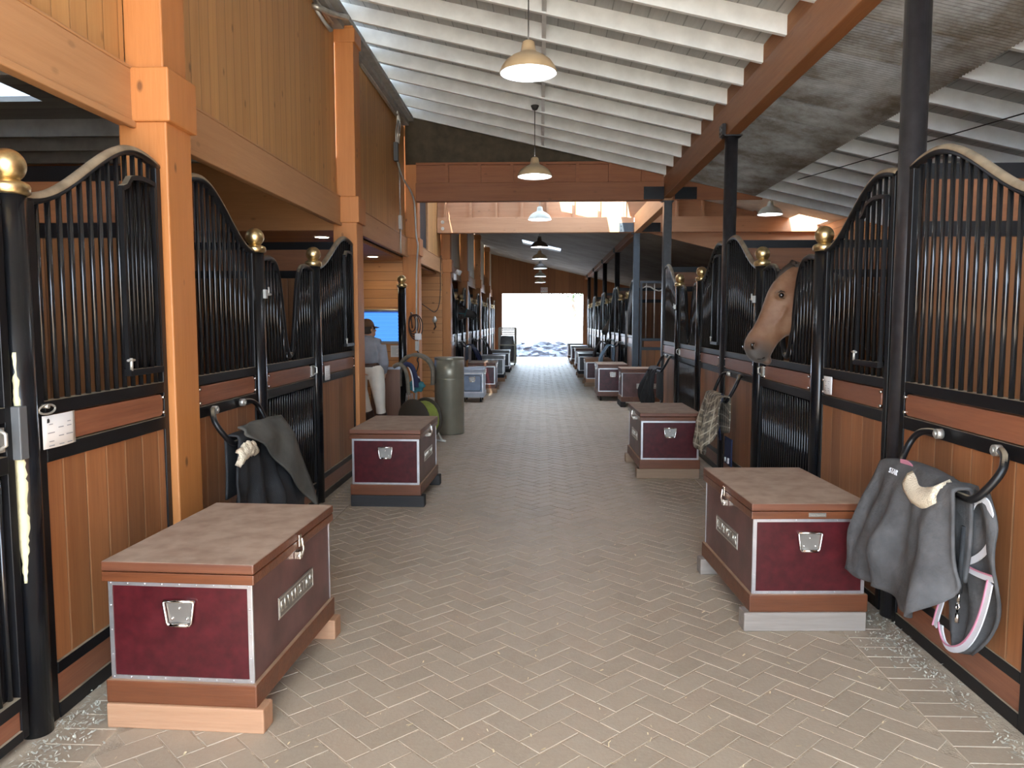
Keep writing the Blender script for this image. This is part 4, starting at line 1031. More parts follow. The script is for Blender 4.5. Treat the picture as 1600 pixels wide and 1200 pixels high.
# ------------------------------------------------------------------ cards and signs
def card(c, hw, hh, a, label, lines=True, logo=False):
    x, y, z = c
    t = thing('stall_card', label, 'card', c)
    m = MB(); m.grid([[(a * (.004 + .012 * math.cos((i - 4) / 4 * 1.3)), (i - 4) / 4 * hw, (j - 1) * hh) for j in range(3)] for i in range(9)]); m.build('sheet', 'paper', t, solid=.001)
    if lines:
        rnd = random.Random(int(y * 10)); m = MB()
        for k in range(6):
            z_ = hh * (.45 - .26 * k)
            for q in range(3):
                if rnd.random() < .35: continue
                y_ = (-.6 + .55 * q) * hw * a; l_ = hw * rnd.uniform(.15, .4)
                xx = a * (.006 + .012 * math.cos(y_ / hw * 1.3))
                m.box(xx, xx + a * .001, y_ - l_ / 2, y_ + l_ / 2, z_ - hh * .025, z_ + hh * .025)
        m.build('lettering', 'ink', t)
    if logo:
        m = MB(); yy = -.72 * hw * a; xx = a * .0125
        m.prism([(xx, yy - .008, hh * .55), (xx, yy + .006, hh * .55), (xx, yy + .009, hh * .7), (xx, yy + .002, hh * .82), (xx, yy - .006, hh * .78)], (a * .001, 0, 0)); m.build('logo', 'inkblack', t)
card((-1.955, 3.015, 1.178), .105, .066, 1, 'white stall card with small print on the nearest left name board', logo=True)
card((1.888, 5.09, 1.195), .075, .058, -1, 'white stall card on the name board right of the horse')
card((-1.955, 6.94, 1.14), .085, .066, 1, 'small white note hung on the stall front behind the second left trunk')
card((-1.955, 17.6, 1.15), .16, .14, 1, 'white card on the first far stall front on the left', lines=False)
card((-1.955, 21.3, 1.15), .15, .14, 1, 'white card on the second far stall front on the left', lines=False)
t = thing('tether_ring', 'small metal ring hanging above the nearest left stall card', 'ring', (-1.95, 2.93, 1.27))
m = MB(); m.tube([(.012, .05 * math.cos(q * PI / 10), .018 * math.sin(q * PI / 10)) for q in range(20)], .0045, 6, closed=True); m.build('ring', 'galv', t)
m = MB(); m.cyl((-.02, 0, .012), (.02, 0, .012), .009, seg=8); m.build('eye_bolt', 'galv', t)
t = thing('exit_sign', 'small white exit sign above the far doorway', 'sign', (.14, YE - .02, 2.90))
m = MB(); m.box(-.15, .15, -.02, .02, -.105, .105); m.build('housing', 'white_plastic', t, bevel=.01)
text('exit_letters', 'EXIT', .15, 'pink', t, Matrix(((1, 0, 0, 0), (0, 0, -1, -.021), (0, 1, 0, 0), (0, 0, 0, 1))), .002)
# paper notice and screen in the grooming bay
t = thing('wall_screen', 'wide lit blue screen on the grooming bay wall', 'screen', (-2.62, 12.1, 1.52))
m = MB(); m.box(-.52, .40, 0, .04, -.275, .27); m.build('bezel', 'plate', t, bevel=.006)
m = MB(); m.box(-.50, .38, -.004, 0, -.235, .235); p = m.build('display', 'screen', t)
m = MB(); m.box(-.50, .38, -.006, -.004, .215, .235); m.build('title_bar', 'screen_bar', p)
m = MB()
for k in range(6): m.box(-.5, .36, -.0055, -.004, .15 - .065 * k, .151 - .065 * k)
for k in range(8): m.box(.365, .378, -.0055, -.004, .18 - .05 * k, .195 - .05 * k)
m.build('grid_lines', 'screen_line', p)
m = MB(); m.box(-.05, .05, .04, .05, -.1, .1); m.build('wall_bracket', 'black', t)
t = thing('paper_notice', 'white paper notice pinned under the lit screen', 'notice', (-2.31, 12.137, 1.125))
m = MB(); m.box(-.075, .075, 0, .004, -.092, .092); m.build('sheet', 'paper', t)
m = MB()
for k in range(7): m.box(-.055, .055 - .02 * (k % 3), -.001, 0, .06 - .02 * k, .064 - .02 * k)
m.build('lettering', 'ink', t)

# ------------------------------------------------------------------ horses
def horse(name, label, P0, d, w, k, coat, colors, body=None, halter=None):
    """P0 poll, d runs down the face, w points sideways; body: neck and trunk centre line behind the poll"""
    P0 = Vector(P0); d = Vector(d).normalized(); w = Vector(w); w = (w - d * w.dot(d)).normalized()
    f = w.cross(d)
    if f.z < 0: f = -f
    if abs(f.z) < .2 and f.x * d.x < 0: f = -f
    def A(s, q, x=0): return P0 + d * s * k + f * q * k * 1.23 + w * x * k
    prof = [(-.02, .075, -.10, .070), (.04, .098, -.135, .082), (.10, .112, -.190, .092), (.17, .118, -.218, .100), (.24, .116, -.225, .101), (.31, .106, -.208, .092), (.38, .095, -.162, .076), (.45, .087, -.108, .062),
            (.52, .085, -.090, .056), (.58, .090, -.088, .060), (.64, .088, -.090, .061), (.685, .070, -.085, .055), (.72, .035, -.060, .038), (.732, .005, -.035, .020)]
    m = MB(); rr = []
    for s, a, b, wd in prof:
        c, h = (a + b) / 2, (a - b) / 2; ring = []
        for i in range(20):
            t = 2 * PI * i / 20; cs, sn = math.cos(t), math.sin(t)
            wx = wd * math.copysign(abs(sn) ** .8, sn) * (1 - .22 * max(0, -cs)) * (1 - .10 * max(0, cs))
            ring.append(A(s, c + h * math.copysign(abs(cs) ** .85, cs), wx))
        rr.append(ring)
    m.rings(rr)
    for sx in (-1, 1):
        m.ball(A(.245, .062, sx * .078), .036 * k, 12, 8, (1, 1, 1))                # brow
        m.ball(A(.24, -.125, sx * .066), .078 * k, 14, 10, (1, 1, 1))               # cheek
        m.tube([A(.30, .0, sx * .090), A(.36, -.01, sx * .078), A(.44, -.005, sx * .060)], [.014 * k, .016 * k, .008 * k], 8)    # face crest
        m.ball(A(.655, .045, sx * .052), .026 * k, 10, 8)                           # nostril wing
        m.tube([A(.0, .03, sx * .050), A(-.045, .015, sx * .066), A(-.085, -.03, sx * .074), A(-.11, -.075, sx * .068)], [.026 * k, .030 * k, .020 * k, .004 * k], 10)   # ear
    m.ball(A(.675, -.085), .036 * k, 12, 8, (1, 1, 1))                              # chin
    if body:
        m.tube([A(.10, -.04)] + [Vector(p) for p, r in body['neck']], [.115 * k] + [r for p, r in body['neck']], 18)
    if body and 'trunk' in body:
        m.tube([p for p, r in body['trunk']], [r for p, r in body['trunk']], 22)
        for leg in body['legs']: m.tube([p for p, r in leg], [r for p, r in leg], 12)
    nose = A(.70, -.005)
    mat = mat_horse(coat, *colors, tuple(nose))
    o = m.build(name, mat, remesh=.011, smooth_it=5)
    tag(o, label, 'horse')
    for sx in (-1, 1):
        e = MB(); e.ball(A(.25, .062, sx * .104), .0195 * k, 14, 10); e.build('eye', 'eye', o)
        e = MB(); e.tube([A(.222, .058, sx * .118), A(.230, .080, sx * .116), A(.25, .086, sx * .112)], [.003 * k, .006 * k, .003 * k], 6); e.tube([A(.262, .040, sx * .118), A(.272, .060, sx * .116), A(.262, .080, sx * .114)], [.002 * k, .004 * k, .002 * k], 6); e.build('eyelid', 'mane', o)
        e = MB(); e.tube([A(.640, .048, sx * .072), A(.655, .058, sx * .074), A(.672, .050, sx * .070), A(.68, .034, sx * .064)], [.004 * k, .011 * k, .010 * k, .004 * k], 8); e.build('nostril', 'eye', o)
        e = MB(); e.tube([A(.716, -.022, sx * .034), A(.704, -.040, sx * .050), A(.684, -.050, sx * .057)], .0035 * k, 6); e.build('mouth_line', 'eye', o)
    e = MB(); e.tube([A(-.05, .06), A(.03, .088), A(.10, .104), A(.17, .110)], [.034 * k, .030 * k, .020 * k, .004 * k], 10); e.build('forelock', 'mane', o)
    if body:
        e = MB(); pts = [A(-.03, .085)] + [Vector(p) + Vector((0, 0, r * .92)) for p, r in body['neck'][1:]]
        e.tube(pts, [.035] + [.035] * (len(pts) - 2) + [.015], 8); e.build('mane', 'mane', o)
    if body and 'tail' in body: e = MB(); e.tube([p for p, r in body['tail']], [r for p, r in body['tail']], 10); e.build('tail', 'mane', o)
    if halter:
        e = MB()
        for s in (.40, .06):
            pr = [q for q in prof if q[0] <= s + .06][-1]; c, h = (pr[1] + pr[2]) / 2, (pr[1] - pr[2]) / 2
            e.tube([A(s, c + (h + .012) * math.cos(t * PI / 8), (pr[3] + .012) * math.sin(t * PI / 8)) for t in range(16)], .011 * k, 6, closed=True)
        for sx in (-1, 1): e.tube([A(.06, -.03, sx * .098), A(.22, -.06, sx * .113), A(.40, -.03, sx * .085)], .010 * k, 6)
        e.build('halter', halter, o)
    return o
bd = {'neck': [((2.20, 6.06, 1.86), .135), ((2.42, 6.07, 1.74), .165), ((2.66, 6.08, 1.56), .21), ((2.9, 6.08, 1.36), .26)],
      'trunk': [((2.72, 6.08, 1.22), .20), ((2.95, 6.08, 1.22), .29), ((3.3, 6.08, 1.19), .315), ((3.7, 6.08, 1.18), .325), ((4.05, 6.08, 1.24), .30), ((4.35, 6.08, 1.26), .25), ((4.5, 6.08, 1.24), .14)],
      'legs': [[((2.92, 6.08 + s * .15, 1.10), .13), ((2.90, 6.08 + s * .15, .85), .085), ((2.90, 6.08 + s * .15, .58), .055), ((2.90, 6.08 + s * .15, .48), .052), ((2.90, 6.08 + s * .15, .18), .036), ((2.87, 6.08 + s * .15, .10), .045), ((2.85, 6.08 + s * .15, .01), .062)] for s in (-1, 1)] +
              [[((4.25, 6.08 + s * .16, 1.15), .19), ((4.14, 6.08 + s * .16, .90), .125), ((4.28, 6.08 + s * .16, .66), .075), ((4.36, 6.08 + s * .16, .55), .058), ((4.33, 6.08 + s * .16, .22), .040), ((4.30, 6.08 + s * .16, .10), .046), ((4.27, 6.08 + s * .16, .01), .064)] for s in (-1, 1)],
      'tail': [((4.60, 6.08, 1.40), .04), ((4.70, 6.08, 1.15), .07), ((4.70, 6.08, .7), .06), ((4.68, 6.08, .4), .02)]}
horse('horse', 'brown horse putting its head out over the dipped stall door', (2.0, 6.06, 1.965), (-.50, -.20, -.80), (.12, -1, .12), 1.06, 'bay coat', ((.205, .108, .058), (.065, .052, .043), (.145, .06, .026)), bd)
def far_body(x, y, z, a): return {'neck': [((x + a * .12, y, z - .02), .13), ((x + a * .5, y, z - .1), .16), ((x + a * .9, y, z - .35), .22)],
    'trunk': [((x + a * .85, y, z - .55), .2), ((x + a * 1.1, y, z - .6), .3), ((x + a * 1.9, y, z - .6), .32), ((x + a * 2.5, y, z - .55), .26), ((x + a * 2.65, y, z - .55), .14)],
    'legs': [[((x + a * q, y + s * .15, z - .7), .13), ((x + a * q, y + s * .15, .6), .06), ((x + a * q, y + s * .15, .15), .04), ((x + a * q, y + s * .15, .01), .06)] for s in (-1, 1) for q in (1.05, 2.4)]}
horse('horse', 'dark horse with a teal halter peering out far down the left row', (-2.12, 18.42, 1.90), (.93, .05, -.30), (0, -1, 0), .85, 'dark coat', ((.022, .016, .013), (.012, .011, .011), (.035, .02, .014)), far_body(-2.2, 18.42, 1.9, -1), 'halter')
horse('horse', 'small brown grey horse face at a door far down the right row', (2.10, 21.7, 1.72), (-.55, -.1, -.75), (0, -1, 0), .85, 'brown grey coat', ((.17, .12, .09), (.05, .042, .038), (.13, .085, .06)), far_body(2.2, 21.7, 1.72, 1))

# ------------------------------------------------------------------ person in the grooming bay
def person():
    px_, py_ = -2.235, 9.75
    def V(x, y, z): return Vector((px_ + x, py_ + y, z))
    hd = V(.02, .02, 1.50)
    m = MB()
    m.tube([V(-.12, 0, .98), V(0, 0, 1.0), V(.12, 0, .98)], [.09, .11, .09], 14)
    m.tube([V(0, 0, .92), V(0, .0, 1.08), V(0, -.01, 1.22), V(0, -.01, 1.32), V(0, 0, 1.385)], [.12, .115, .125, .115, .06], 18)
    m.tube([V(-.19, 0, 1.30), V(0, -.01, 1.33), V(.19, 0, 1.30)], [.05, .075, .05], 12)
    m.tube([V(0, 0, 1.36), V(.01, .01, 1.44)], [.05, .048], 12)
    m.ball(hd, .098, 18, 14, (.82, .98, 1.14)); m.ball(hd + Vector((.04, .045, -.055)), .055, 12, 10)
    m.tube([hd + Vector((.068, .065, .02)), hd + Vector((.088, .085, -.022)), hd + Vector((.07, .072, -.032))], [.010, .015, .010], 8)     # nose
    for s in (-1, 1): m.ball(hd + Vector((.062 * s, -.062 * s, -.01)) * 1.2 + Vector((0, .0, 0)), .022, 8, 8, (.5, .7, 1.2))              # ears
    legs = {1: [V(.11, 0, .97), V(.16, -.02, .72), V(.185, -.03, .50), V(.20, .0, .28), V(.205, .02, .07)], -1: [V(-.10, 0, .97), V(-.08, .02, .72), V(-.02, .05, .52), V(.03, .10, .28), V(.05, .12, .07)]}
    for s in (1, -1): m.tube(legs[s], [.095, .078, .056, .055, .036], 14); e = legs[s][-1]; m.tube([e + Vector((0, -.05, -.035)), e + Vector((0, .05, -.035)), e + Vector((0, .17, -.045))], [.034, .04, .025], 10)
    arms = {1: [V(.19, 0, 1.30), V(.235, -.02, 1.06), V(.20, .12, .93)], -1: [V(-.19, 0, 1.30), V(-.25, -.02, 1.06), V(-.20, .14, .98)]}
    for s in (1, -1):
        m.tube(arms[s], [.052, .042, .027], 12)
        w_ = arms[s][-1]; dr = (w_ - arms[s][1]).normalized(); sd = Vector((s * -.5, 0, -.85)); sd = (sd - dr * sd.dot(dr)).normalized(); up = dr.cross(sd)
        m.tube([w_, w_ + dr * .045, w_ + dr * .085], [.024, .034, .032], 10)
        for q, ln in enumerate((.070, .080, .074, .058)):
            b = w_ + dr * .085 + sd * (q - 1.5) * .019
            m.tube([b, b + dr * ln * .5 + up * .006 * s, b + dr * ln * .85 + up * .022 * s, b + dr * ln * .95 + up * .035 * s], [.0095, .009, .008, .006], 8)
        b = w_ + dr * .03 - sd * .028; m.tube([b, b - sd * .025 + dr * .025, b - sd * .03 + dr * .055 + up * .01], [.012, .011, .008], 8)
    t = m.build('person', 'skin', remesh=.0075, smooth_it=4)
    tag(t, 'person in grey hooded sweatshirt, cap and off white breeches facing the lit screen', 'person')
    m = MB()
    m.tube([V(0, 0, 1.07), V(0, -.0, 1.12), V(0, -.01, 1.22), V(0, -.01, 1.33), V(0, .0, 1.40)], [.165, .172, .168, .135, .07], 20)
    m.tube([V(-.08, 0, 1.15), V(.08, 0, 1.15)], [.11, .11], 14); m.tube([V(-.19, 0, 1.31), V(0, -.01, 1.35), V(.19, 0, 1.31)], [.068, .09, .068], 14)
    for s in (1, -1): m.tube(arms[s][:2] + [arms[s][1].lerp(arms[s][2], .86)], [.074, .064, .044], 14)
    m.tube([V(-.09, -.05, 1.375), V(0, -.105, 1.36), V(.09, -.05, 1.375)], [.035, .05, .035], 12)
    m.tube([V(0, 0, 1.36), V(.0, -.005, 1.43)], [.085, .072], 14)
    m.build('sweatshirt', 'hoodie', t, remesh=.013, smooth_it=4)
    m = MB()
    for s in (1, -1): L_ = legs[s]; m.tube([L_[0] + Vector((0, 0, .06)), L_[1], L_[2], L_[2].lerp(L_[3], .4)], [.120, .088, .062, .064], 16); 
    m.tube([V(-.10, -.01, .99), V(.11, -.01, .99)], [.118, .118], 16); m.build('breeches', 'breeches', t, remesh=.013, smooth_it=4)
    m = MB(); m.rings([[V(.20 * math.cos(q * PI / 12) + .0, .138 * math.sin(q * PI / 12), z) for q in range(24)] for z in (1.025, 1.065)], False); m.build('belt', 'leather', t, solid=.006)
    for s in (1, -1):
        m = MB(); L_ = legs[s]; c = L_[2].lerp(L_[3], .3)
        m.tube([c, L_[3], L_[4], L_[4] + Vector((0, .0, -.02))], [.074, .072, .050, .052], 14); e = L_[4]; m.tube([e + Vector((0, -.06, -.03)), e + Vector((0, .05, -.025)), e + Vector((0, .19, -.035))], [.04, .048, .032], 12)
        m.build('riding_boot', 'leather', t, remesh=.01, smooth_it=3)
    m = MB(); m.ball(hd + Vector((-.005, -.008, .03)), .112, 20, 12, (.86, 1.0, .98))
    for v in m.bm.verts:
        if v.co.z < hd.z + .035: v.co.z = hd.z + .035
    a = Vector((.80, .6, 0)); b_ = Vector((-.6, .80, 0)); c = hd + Vector((0, 0, .045)); P = []
    for i in range(9):
        q = (i - 4) / 4; P.append([c + b_ * q * .075 + a * (.07 + (1 - q * q) * .095 * j / 5) + Vector((0, 0, -.02 * j / 5 - .015 * q * q)) for j in range(6)])
    m.build('cap', 'cap', t); m = MB(); m.grid(P); m.build('cap_brim', 'cap', t, solid=.004)
    m = MB(); m.ball(hd + Vector((-.012, -.02, .0)), .103, 16, 12, (.86, .95, .95))
    for v in m.bm.verts:
        if v.co.z < hd.z - .06: v.co.z = hd.z - .06
    for v in m.bm.verts:
        if (v.co - hd).dot(Vector((.75, .66, 0))) > .03: v.co -= Vector((.75, .66, 0)) * ((v.co - hd).dot(Vector((.75, .66, 0))) - .03)
    m.build('hair', 'hair', t)
    for q in (-1, 1):
        m = MB(); m.ball(hd + a * .082 + b_ * q * .032 + Vector((0, 0, .012)), .011, 8, 6); m.build('eye', 'eye', t)
    m = MB(); m.tube([hd + a * .088 + b_ * -.022 + Vector((0, 0, -.062)), hd + a * .096 + Vector((0, 0, -.060)), hd + a * .088 + b_ * .022 + Vector((0, 0, -.062))], .005, 6); m.build('mouth', 'pink', t)
person()

# ------------------------------------------------------------------ grooming bay things
t = thing('half_wall', 'brown half height panel with pale top edge beside the person', 'half wall', (-2.02, 10.3, 0))
m = MB(); m.box(-.28, .12, -.02, .02, 0, .955); m.build('panel', 'brown_panel', t); m = MB(); m.box(-.30, .125, -.035, .035, .955, .985); m.build('top_cap', 'pale_body', t, bevel=.004)
t = thing('tack_stand', 'stand with a taupe pad arched over it, in front of the third timber column', 'stand', (-1.74, 10.64, 0))
m = MB(); P = []
for i in range(26):
    q = -.12 + (PI * 1.12) * i / 25; r = .245
    P.append([(r * math.cos(q) * (1 + .04 * math.sin(j)), .28 * (j / 6 - .5) + .05 * math.sin(q * 3), .86 + r * 1.15 * math.sin(q) - (.0 if math.sin(q) > 0 else .1)) for j in range(7)])
m.grid(P); m.build('arched_pad', 'pad', t, solid=.04)
m = MB(); m.cyl((0, 0, .05), (0, 0, .80), .018); m.cyl((0, -.15, .80), (0, .15, .80), .03)
for q in range(4): m.tube([(0, 0, .10), (.2 * math.cos(q * PI / 2 + .5), .2 * math.sin(q * PI / 2 + .5), .015)], .014)
m.build('stand_frame', 'conduit', t)
t = thing('folded_cloths', 'teal and blue cloths bunched under the arched pad', 'cloths', (-1.70, 10.40, .0))
m = MB(); m.ball((0, 0, .72), 1, 16, 12, (.125, .06, .085))
for v in m.bm.verts: v.co += Vector((.010 * math.sin(v.co.z * 90), .012 * math.sin(v.co.x * 60 + v.co.z * 80), .01 * math.sin(v.co.x * 70)))
m.build('teal_cloth', 'teal', t)
m = MB(); m.ball((.02, -.03, .80), 1, 12, 8, (.045, .03, .04)); m.build('blue_cloth', 'navy', t)
t = thing('girth_straps', 'grey, white and navy straps looped over the corner of the brown half wall', 'straps', (-1.86, 10.27, 0))
for k, (c, dx, nm) in enumerate((('pad', 0, 'padded_strap'), ('webbing', .07, 'white_strap'), ('navy', .11, 'navy_strap'))):
    m = MB(); m.tube(chaikin([(-.12 + dx, 0, .99), (-.05 + dx, -.02, 1.035), (.03 + dx, -.04, 1.0), (.075 + dx, -.05, .86), (.085 + dx, -.05, .62 + .05 * k)], 3), [.028, .026, .035][k] if k != 1 else .012, 8); m.build(nm, c, t)
m = MB()
for q in range(5): m.tube([(.06 + .02 * q, -.06, .64), (.05 + .025 * q, -.06, .50 + .02 * (q % 3))], .006)
m.build('buckles', 'galv', t)
t = thing('hose_reel', 'low hose reel wound with lime green hose behind the second left trunk', 'hose reel', (-1.585, 10.0, 0), -.55)
for yy in (-.125, .125):
    m = MB(); Mx = Matrix.Translation((0, yy, .32)) @ Matrix.Rotation(PI / 2, 4, 'X')
    m.rings([[Mx @ Vector((r * math.cos(q * PI / 16), r * math.sin(q * PI / 16), z)) for q in range(32)] for r, z in ((.06, -.015), (.262, -.012), (.275, 0), (.262, .012), (.06, .015))]); m.build('disc', 'reel', t)
m = MB()
for r in (.12, .155, .19, .22):
    for q in range(8): m.tube([(r * math.cos(u * PI / 10), -.105 + .03 * q, .32 + r * math.sin(u * PI / 10)) for u in range(20)], .015, 6, closed=True)
m.build('coiled_hose', 'lime', t)
m = MB(); m.cyl((0, -.22, .32), (0, .22, .32), .03)
for yy in (-.21, .21): m.tube([(-.2, yy, .02), (0, yy, .32), (.2, yy, .02)], .014); m.tube([(-.26, yy, .02), (.26, yy, .02)], .014)
m.build('stand_frame', 'galv', t)
m = MB(); m.tube(chaikin([(.22, 0, .33), (.27, -.05, .2), (.26, -.12, .05), (.15, -.2, .022), (-.05, -.26, .02)], 3), .015, 8); m.build('loose_hose', 'lime', t)
t = thing('trash_can', 'tall olive grey metal trash can in front of the third timber column', 'trash can', (-1.305, 10.92, 0))
m = MB(); m.lathe([(.205, 0), (.21, .01), (.21, .775), (.2115, .78), (.2115, .785), (.207, .79), (.207, .80), (.21, .805), (.21, 1.06)], seg=40, caps=True); m.build('body', 'can', t)
m = MB(); m.lathe([(.206, 1.055), (.211, 1.06), (.212, 1.085), (.207, 1.092), (.10, 1.095), (.02, 1.096)], seg=40); m.build('lid', 'can', t)
# coil, pendant cable and boxes on the third and fourth columns
t = thing('cable_coil', 'coiled brown cable hung on the third timber column', 'coil', (-2.02, 12.06, 1.57))
m = MB()
for k in range(4): m.tube([((.055 + .018 * k) * math.cos(u * PI / 14) + .02 * k, -.012 - .012 * k, (.13 + .022 * k) * math.sin(u * PI / 14) - .02 * k) for u in range(28)], .009, 6, closed=True)
m.tube([(-.02, -.01, .17), (-.01, -.02, .02), (.0, -.01, -.08)], .01); m.build('loops', 'leather', t); m = MB(); m.cyl((0, .02, .155), (0, -.06, .165), .008); m.build('hook', 'galv', t)
t = thing('hanging_cable', 'dark cable draped between the third and fourth columns with a hanging bulb', 'cable', (-2.2, 15.97, 1.7))
m = MB(); m.tube(chaikin([(-.27, 0, .25), (-.12, 0, .15), (0, -.01, .06), (.09, -.01, .2), (.12, -.01, .5), (.12, -.01, .9), (.14, -.01, 1.25)], 3), .008, 6); m.build('cord', 'cord', t)
m = MB(); m.lathe([(.01, .06), (.025, .04), (.05, .0), (.045, -.05), (.02, -.08)], (0, -.05, -.06)); m.build('bulb_guard', 'galv', t); m = MB(); m.tube([(0, -.05, -.14), (.02, -.05, -.22), (-.02, -.05, -.28)], .016); m.build('tassel', 'leather', t)
t = thing('outlet_box', 'white outlet box with cords on the side of the third timber column', 'outlet', (-1.97, 12.02, 1.36))
m = MB(); m.box(.0, .10, -.05, .0, -.05, .05); m.build('cover', 'white_plastic', t, bevel=.006)
m = MB(); m.tube([(.06, -.04, -.05), (.058, -.04, -.24)], .006); m.build('white_cord', 'webbing', t)
m = MB(); m.box(.0, .045, -.03, 0, -.22, -.07); m.build('grey_box', 'conduit', t, bevel=.004)
m = MB(); m.tube(chaikin([(.03, -.02, -.22), (.08, -.03, -.30), (.02, -.03, -.36), (.06, -.03, -.42), (.02, -.02, -.55)], 3), .010); m.build('dark_cord', 'cord', t)
t = thing('conduit_run', 'grey conduit running down the third timber column from the roof', 'conduit', (-1.95, 12.06, 0))
m = MB(); m.tube(chaikin([(-.125, -.9, 3.95), (-.10, -.6, 3.7), (-.02, -.05, 3.55), (.0, -.02, 3.2), (.005, -.02, 2.9), (.045, -.05, 2.78), (.01, -.02, 2.5), (.0, -.02, 2.0), (.0, -.02, 1.3)], 2), .014, 8); m.build('pipe', 'conduit', t)
m = MB(); m.box(-.15, -.09, -.98, -.88, 3.88, 4.14); m.build('upper_box', 'dark_box', t, bevel=.004)
for k in range(3):
    m = MB(); m.tube(chaikin([(-.12 + .015 * k, -.93 + .03 * k, 4.14), (-.12 + .03 * k, -.95, 4.3), (-.10 + .01 * k, -.90 + .05 * k, 4.45), (-.10, -.95, 4.62)], 3), .011, 8); m.build('riser', 'galv', t)
m = MB(); m.box(-.14, -.10, -.72, -.62, 2.95, 3.15); m.build('lower_box', 'conduit', t, bevel=.004); m = MB(); m.tube([(-.12, -.67, 3.15), (-.12, -.70, 3.9)], .012); m.tube([(-.12, -.67, 2.95), (-.12, -.66, 2.6)], .012); m.build('link_pipe', 'galv', t)
t = thing('flood_light', 'white flood light on the fourth timber column', 'light', (-1.86, 16.74, 2.6))
m = MB(); m.box(-.03, .03, -.05, .05, -.12, .03); m.build('base', 'white_plastic', t, bevel=.01)
for s in (-1, 1): m = MB(); m.tube([(0, .03 * s, .02), (.06, .07 * s, .06), (.11, .09 * s, .03)], [.02, .05, .06], 12); m.build('lamp_head', 'white_plastic', t)
for k, (ya, yb) in enumerate(((1.2, 7.75), (8.5, 11.4))):
    m = MB()
    for q in range(2): m.tube([(-2.09 + .035 * q, ya, 4.555 - .02 * q), (-2.09 + .035 * q, yb, 4.545 - .02 * q)], .014, 8)
    tag(m.build('wall_conduit', 'galv'), ['pair of grey conduits along the roof edge before the second timber column', 'pair of grey conduits along the roof edge beyond the second timber column'][k], 'conduit')
t = thing('pipe_elbow', 'galvanised pipe elbow sticking out at the top of the second timber column', 'pipe', (-2.05, 7.6, 4.52))
m = MB(); m.tube(chaikin([(-.10, -.25, .02), (-.02, -.32, -.02), (.06, -.1, .0), (.10, .3, .12)], 3), .028, 12); m.build('pipe', 'galv', t)
m = MB(); m.tube([(-.06, -.28, -.0), (.0, -.15, -.1), (.03, -.05, -.13)], [.02, .016, .024], 10); m.build('fitting', 'conduit', t)

# ------------------------------------------------------------------ corrugated dusty strip under the right roof, tie wire
m = MB(); P = []
ny = int((11.9 - Y0) / .011)
for i in range(ny + 1):
    y = Y0 + .011 * i; row = []
    for x in (2.02, 2.4, 2.8, 3.22): row.append((x, y, zr(x) - .012 + .007 * math.sin(y * 2 * PI / .044)))
    P.append(row)
m.grid(P); tag(m.build('corrugated_panel', 'corr'), 'dusty translucent corrugated strip under the rafters right of the main beam', 'roof panel')
m = MB(); m.tube([(3.3, 10.2, 3.42), (4.6, 2.6, 3.16)], .006, 6); tag(m.build('tie_wire', 'cord'), 'thin dark wire crossing below the right rafters', 'wire')

# ------------------------------------------------------------------ litter
def flakes(n, fn, mat, name, lb, lo=.006, hi=.022, zz=.002):
    m = MB(); r = random.Random(len(name))
    for _ in range(n):
        x, y = fn(r)
        if any(abs(x - cx) < .36 and y0_ - .03 < y < y0_ + 1.02 for cx, y0_ in ((-1.40, 2.875), (1.38, 3.955), (-1.335, 6.535), (1.32, 7.825))): continue
        a = r.uniform(0, PI); l = r.uniform(lo, hi); w_ = l * r.uniform(.15, .5); z = zz + r.uniform(0, .006); h = r.uniform(.0, .006)
        c, s_ = math.cos(a), math.sin(a)
        m._f([m.bm.verts.new((x + u * c - v * s_, y + u * s_ + v * c, z + hh)) for u, v, hh in ((-l / 2, -w_ / 2, 0), (l / 2, -w_ / 2, h), (l / 2, w_ / 2, h), (-l / 2, w_ / 2, 0))])
    o = m.build(name, mat, recalc=False); o['kind'] = 'stuff'; tag(o, lb, 'litter'); return o
flakes(750, lambda r: (r.uniform(-1.75, 1.75), .95 + 9 * r.random() ** 1.7), 'straw', 'straw_bits', 'scattered straw and chaff flecks on the brick aisle floor')
flakes(500, lambda r: (1.75 + r.gauss(0, .075), 3.95 + r.gauss(0, .28)), 'shaving', 'wood_shavings', 'pale shavings spilled around the foot of the nearest right steel post', zz=.006)
flakes(600, lambda r: (-1.84 + r.gauss(0, .06), r.uniform(2.3, 3.6)), 'shaving', 'wood_shavings', 'pale shavings along the left stall front behind the nearest trunk', zz=.006)
flakes(250, lambda r: (-1.8 + r.gauss(0, .07), 6.9 + r.gauss(0, .3)), 'straw', 'hay_wisps', 'hay wisps beside the second left trunk', zz=.006)
flakes(250, lambda r: (1.80 + r.gauss(0, .03), r.uniform(2.6, 3.9)), 'shaving', 'wood_dust', 'dusting of shavings along the right stall kick board', zz=.004)

# ------------------------------------------------------------------ outside the far door
m = MB(); P = []
for i in range(41):
    x = -30 + 1.5 * i; P.append([(x, 36 + 1.2 * j, (.05 + 1.15 * min(1, j / 5)) * (1 + .15 * math.sin(x * .9 + j)) - .1) for j in range(14)])
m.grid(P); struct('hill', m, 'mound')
rnd = random.Random(11); m = MB(); nx_, nz_ = 60, 7; V_ = []
for i in range(nx_ + 1):
    row = []
    for j in range(nz_ + 1):
        y = 34.7 + .05 * j + rnd.uniform(-.09, .09); z = -.05 + .66 * j / nz_ + (rnd.uniform(-.04, .04) if j else 0)
        row.append(m.bm.verts.new((-5 + 10 * i / nx_ + rnd.uniform(-.05, .05), y, z)))
    row.append(m.bm.verts.new((-5 + 10 * i / nx_, 35.5, .60))); row.append(m.bm.verts.new((-5 + 10 * i / nx_, 35.6, -.05))); V_.append(row)
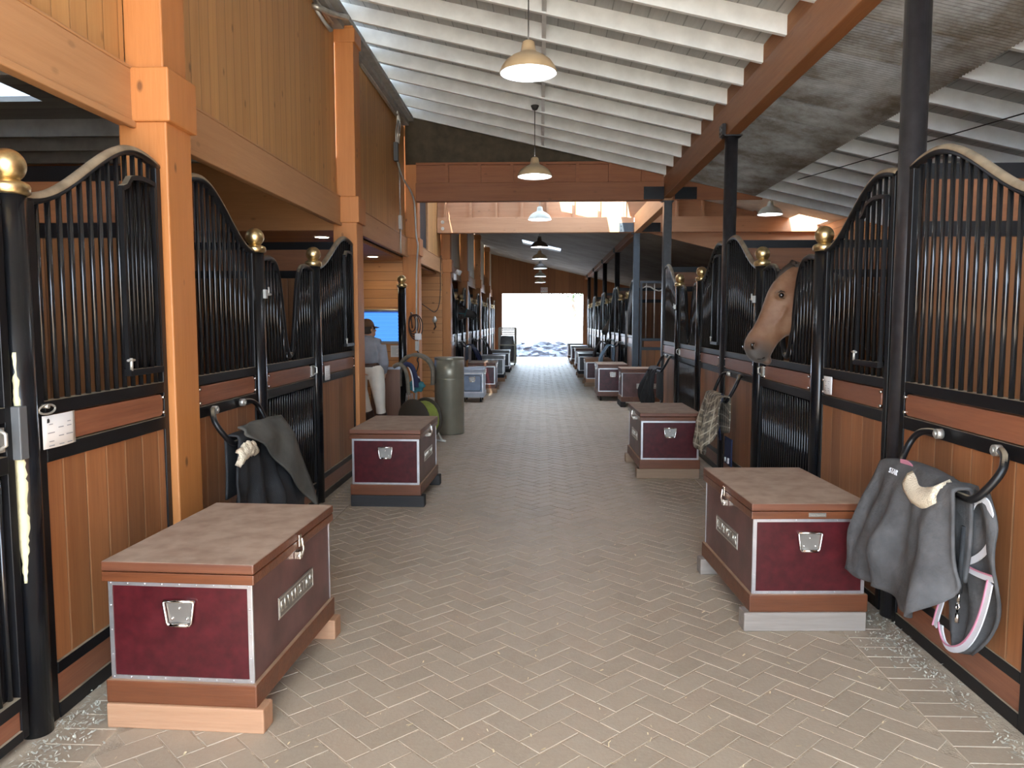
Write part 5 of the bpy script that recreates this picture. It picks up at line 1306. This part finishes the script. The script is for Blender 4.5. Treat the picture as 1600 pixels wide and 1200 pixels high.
for i in range(nx_):
    for j in range(nz_ + 2):
        a_, b_, c_, d_ = V_[i][j], V_[i + 1][j], V_[i + 1][j + 1], V_[i][j + 1]
        if (i + j) % 2: m._f([a_, b_, c_]); m._f([a_, c_, d_])
        else: m._f([a_, b_, d_]); m._f([b_, c_, d_])
tag(m.build('rubble_wall', 'stone'), 'low pale rubble stone wall outside the far doorway', 'stone wall')
t = thing('tree', 'leafy tree seen high through the far doorway', 'tree', (2.6, 62, 0))
m = MB(); m.tube([(0, 0, 0), (.1, 0, 2), (-.1, .1, 4)], [.28, .2, .12], 10); m.build('trunk', 'bark', t)
m = MB(); rnd = random.Random(5)
for c in range(26):
    cx, cy, cz = rnd.gauss(0, 1.3), rnd.gauss(0, 1.0), 4.9 + rnd.gauss(0, .8)
    for _ in range(60):
        p = Vector((cx + rnd.gauss(0, .4), cy + rnd.gauss(0, .4), cz + rnd.gauss(0, .3))); a = Vector((rnd.gauss(0, 1), rnd.gauss(0, 1), rnd.gauss(0, 1))).normalized() * .11; b = a.orthogonal().normalized() * .07
        m._f([m.bm.verts.new(q) for q in (p - a, p - b, p + a, p + b)])
m.build('crown', 'leaf', t, recalc=False)

# ------------------------------------------------------------------ light
W = bpy.data.worlds.new('sky'); S.world = W; W.use_nodes = True
bg_ = W.node_tree.nodes['Background']; bg_.inputs[0].default_value = (.70, .84, 1.0, 1); bg_.inputs[1].default_value = 3.6
sd = bpy.data.lights.new('sun', 'SUN'); sd.energy = 9; sd.angle = .009; sd.color = (1, .95, .86)
so = bpy.data.objects.new('sun', sd); COL.objects.link(so)
so.rotation_euler = Vector((.16, .62, -.77)).to_track_quat('-Z', 'Y').to_euler()
S.view_settings.view_transform = 'Standard'; S.view_settings.look = 'None'; S.view_settings.gamma = 1; S.view_settings.use_curve_mapping = False
S.view_settings.exposure = 2.0
S.cycles.max_bounces = 8; S.cycles.diffuse_bounces = 6; S.cycles.glossy_bounces = 3; S.cycles.transparent_max_bounces = 8
S.cycles.sample_clamp_indirect = 8
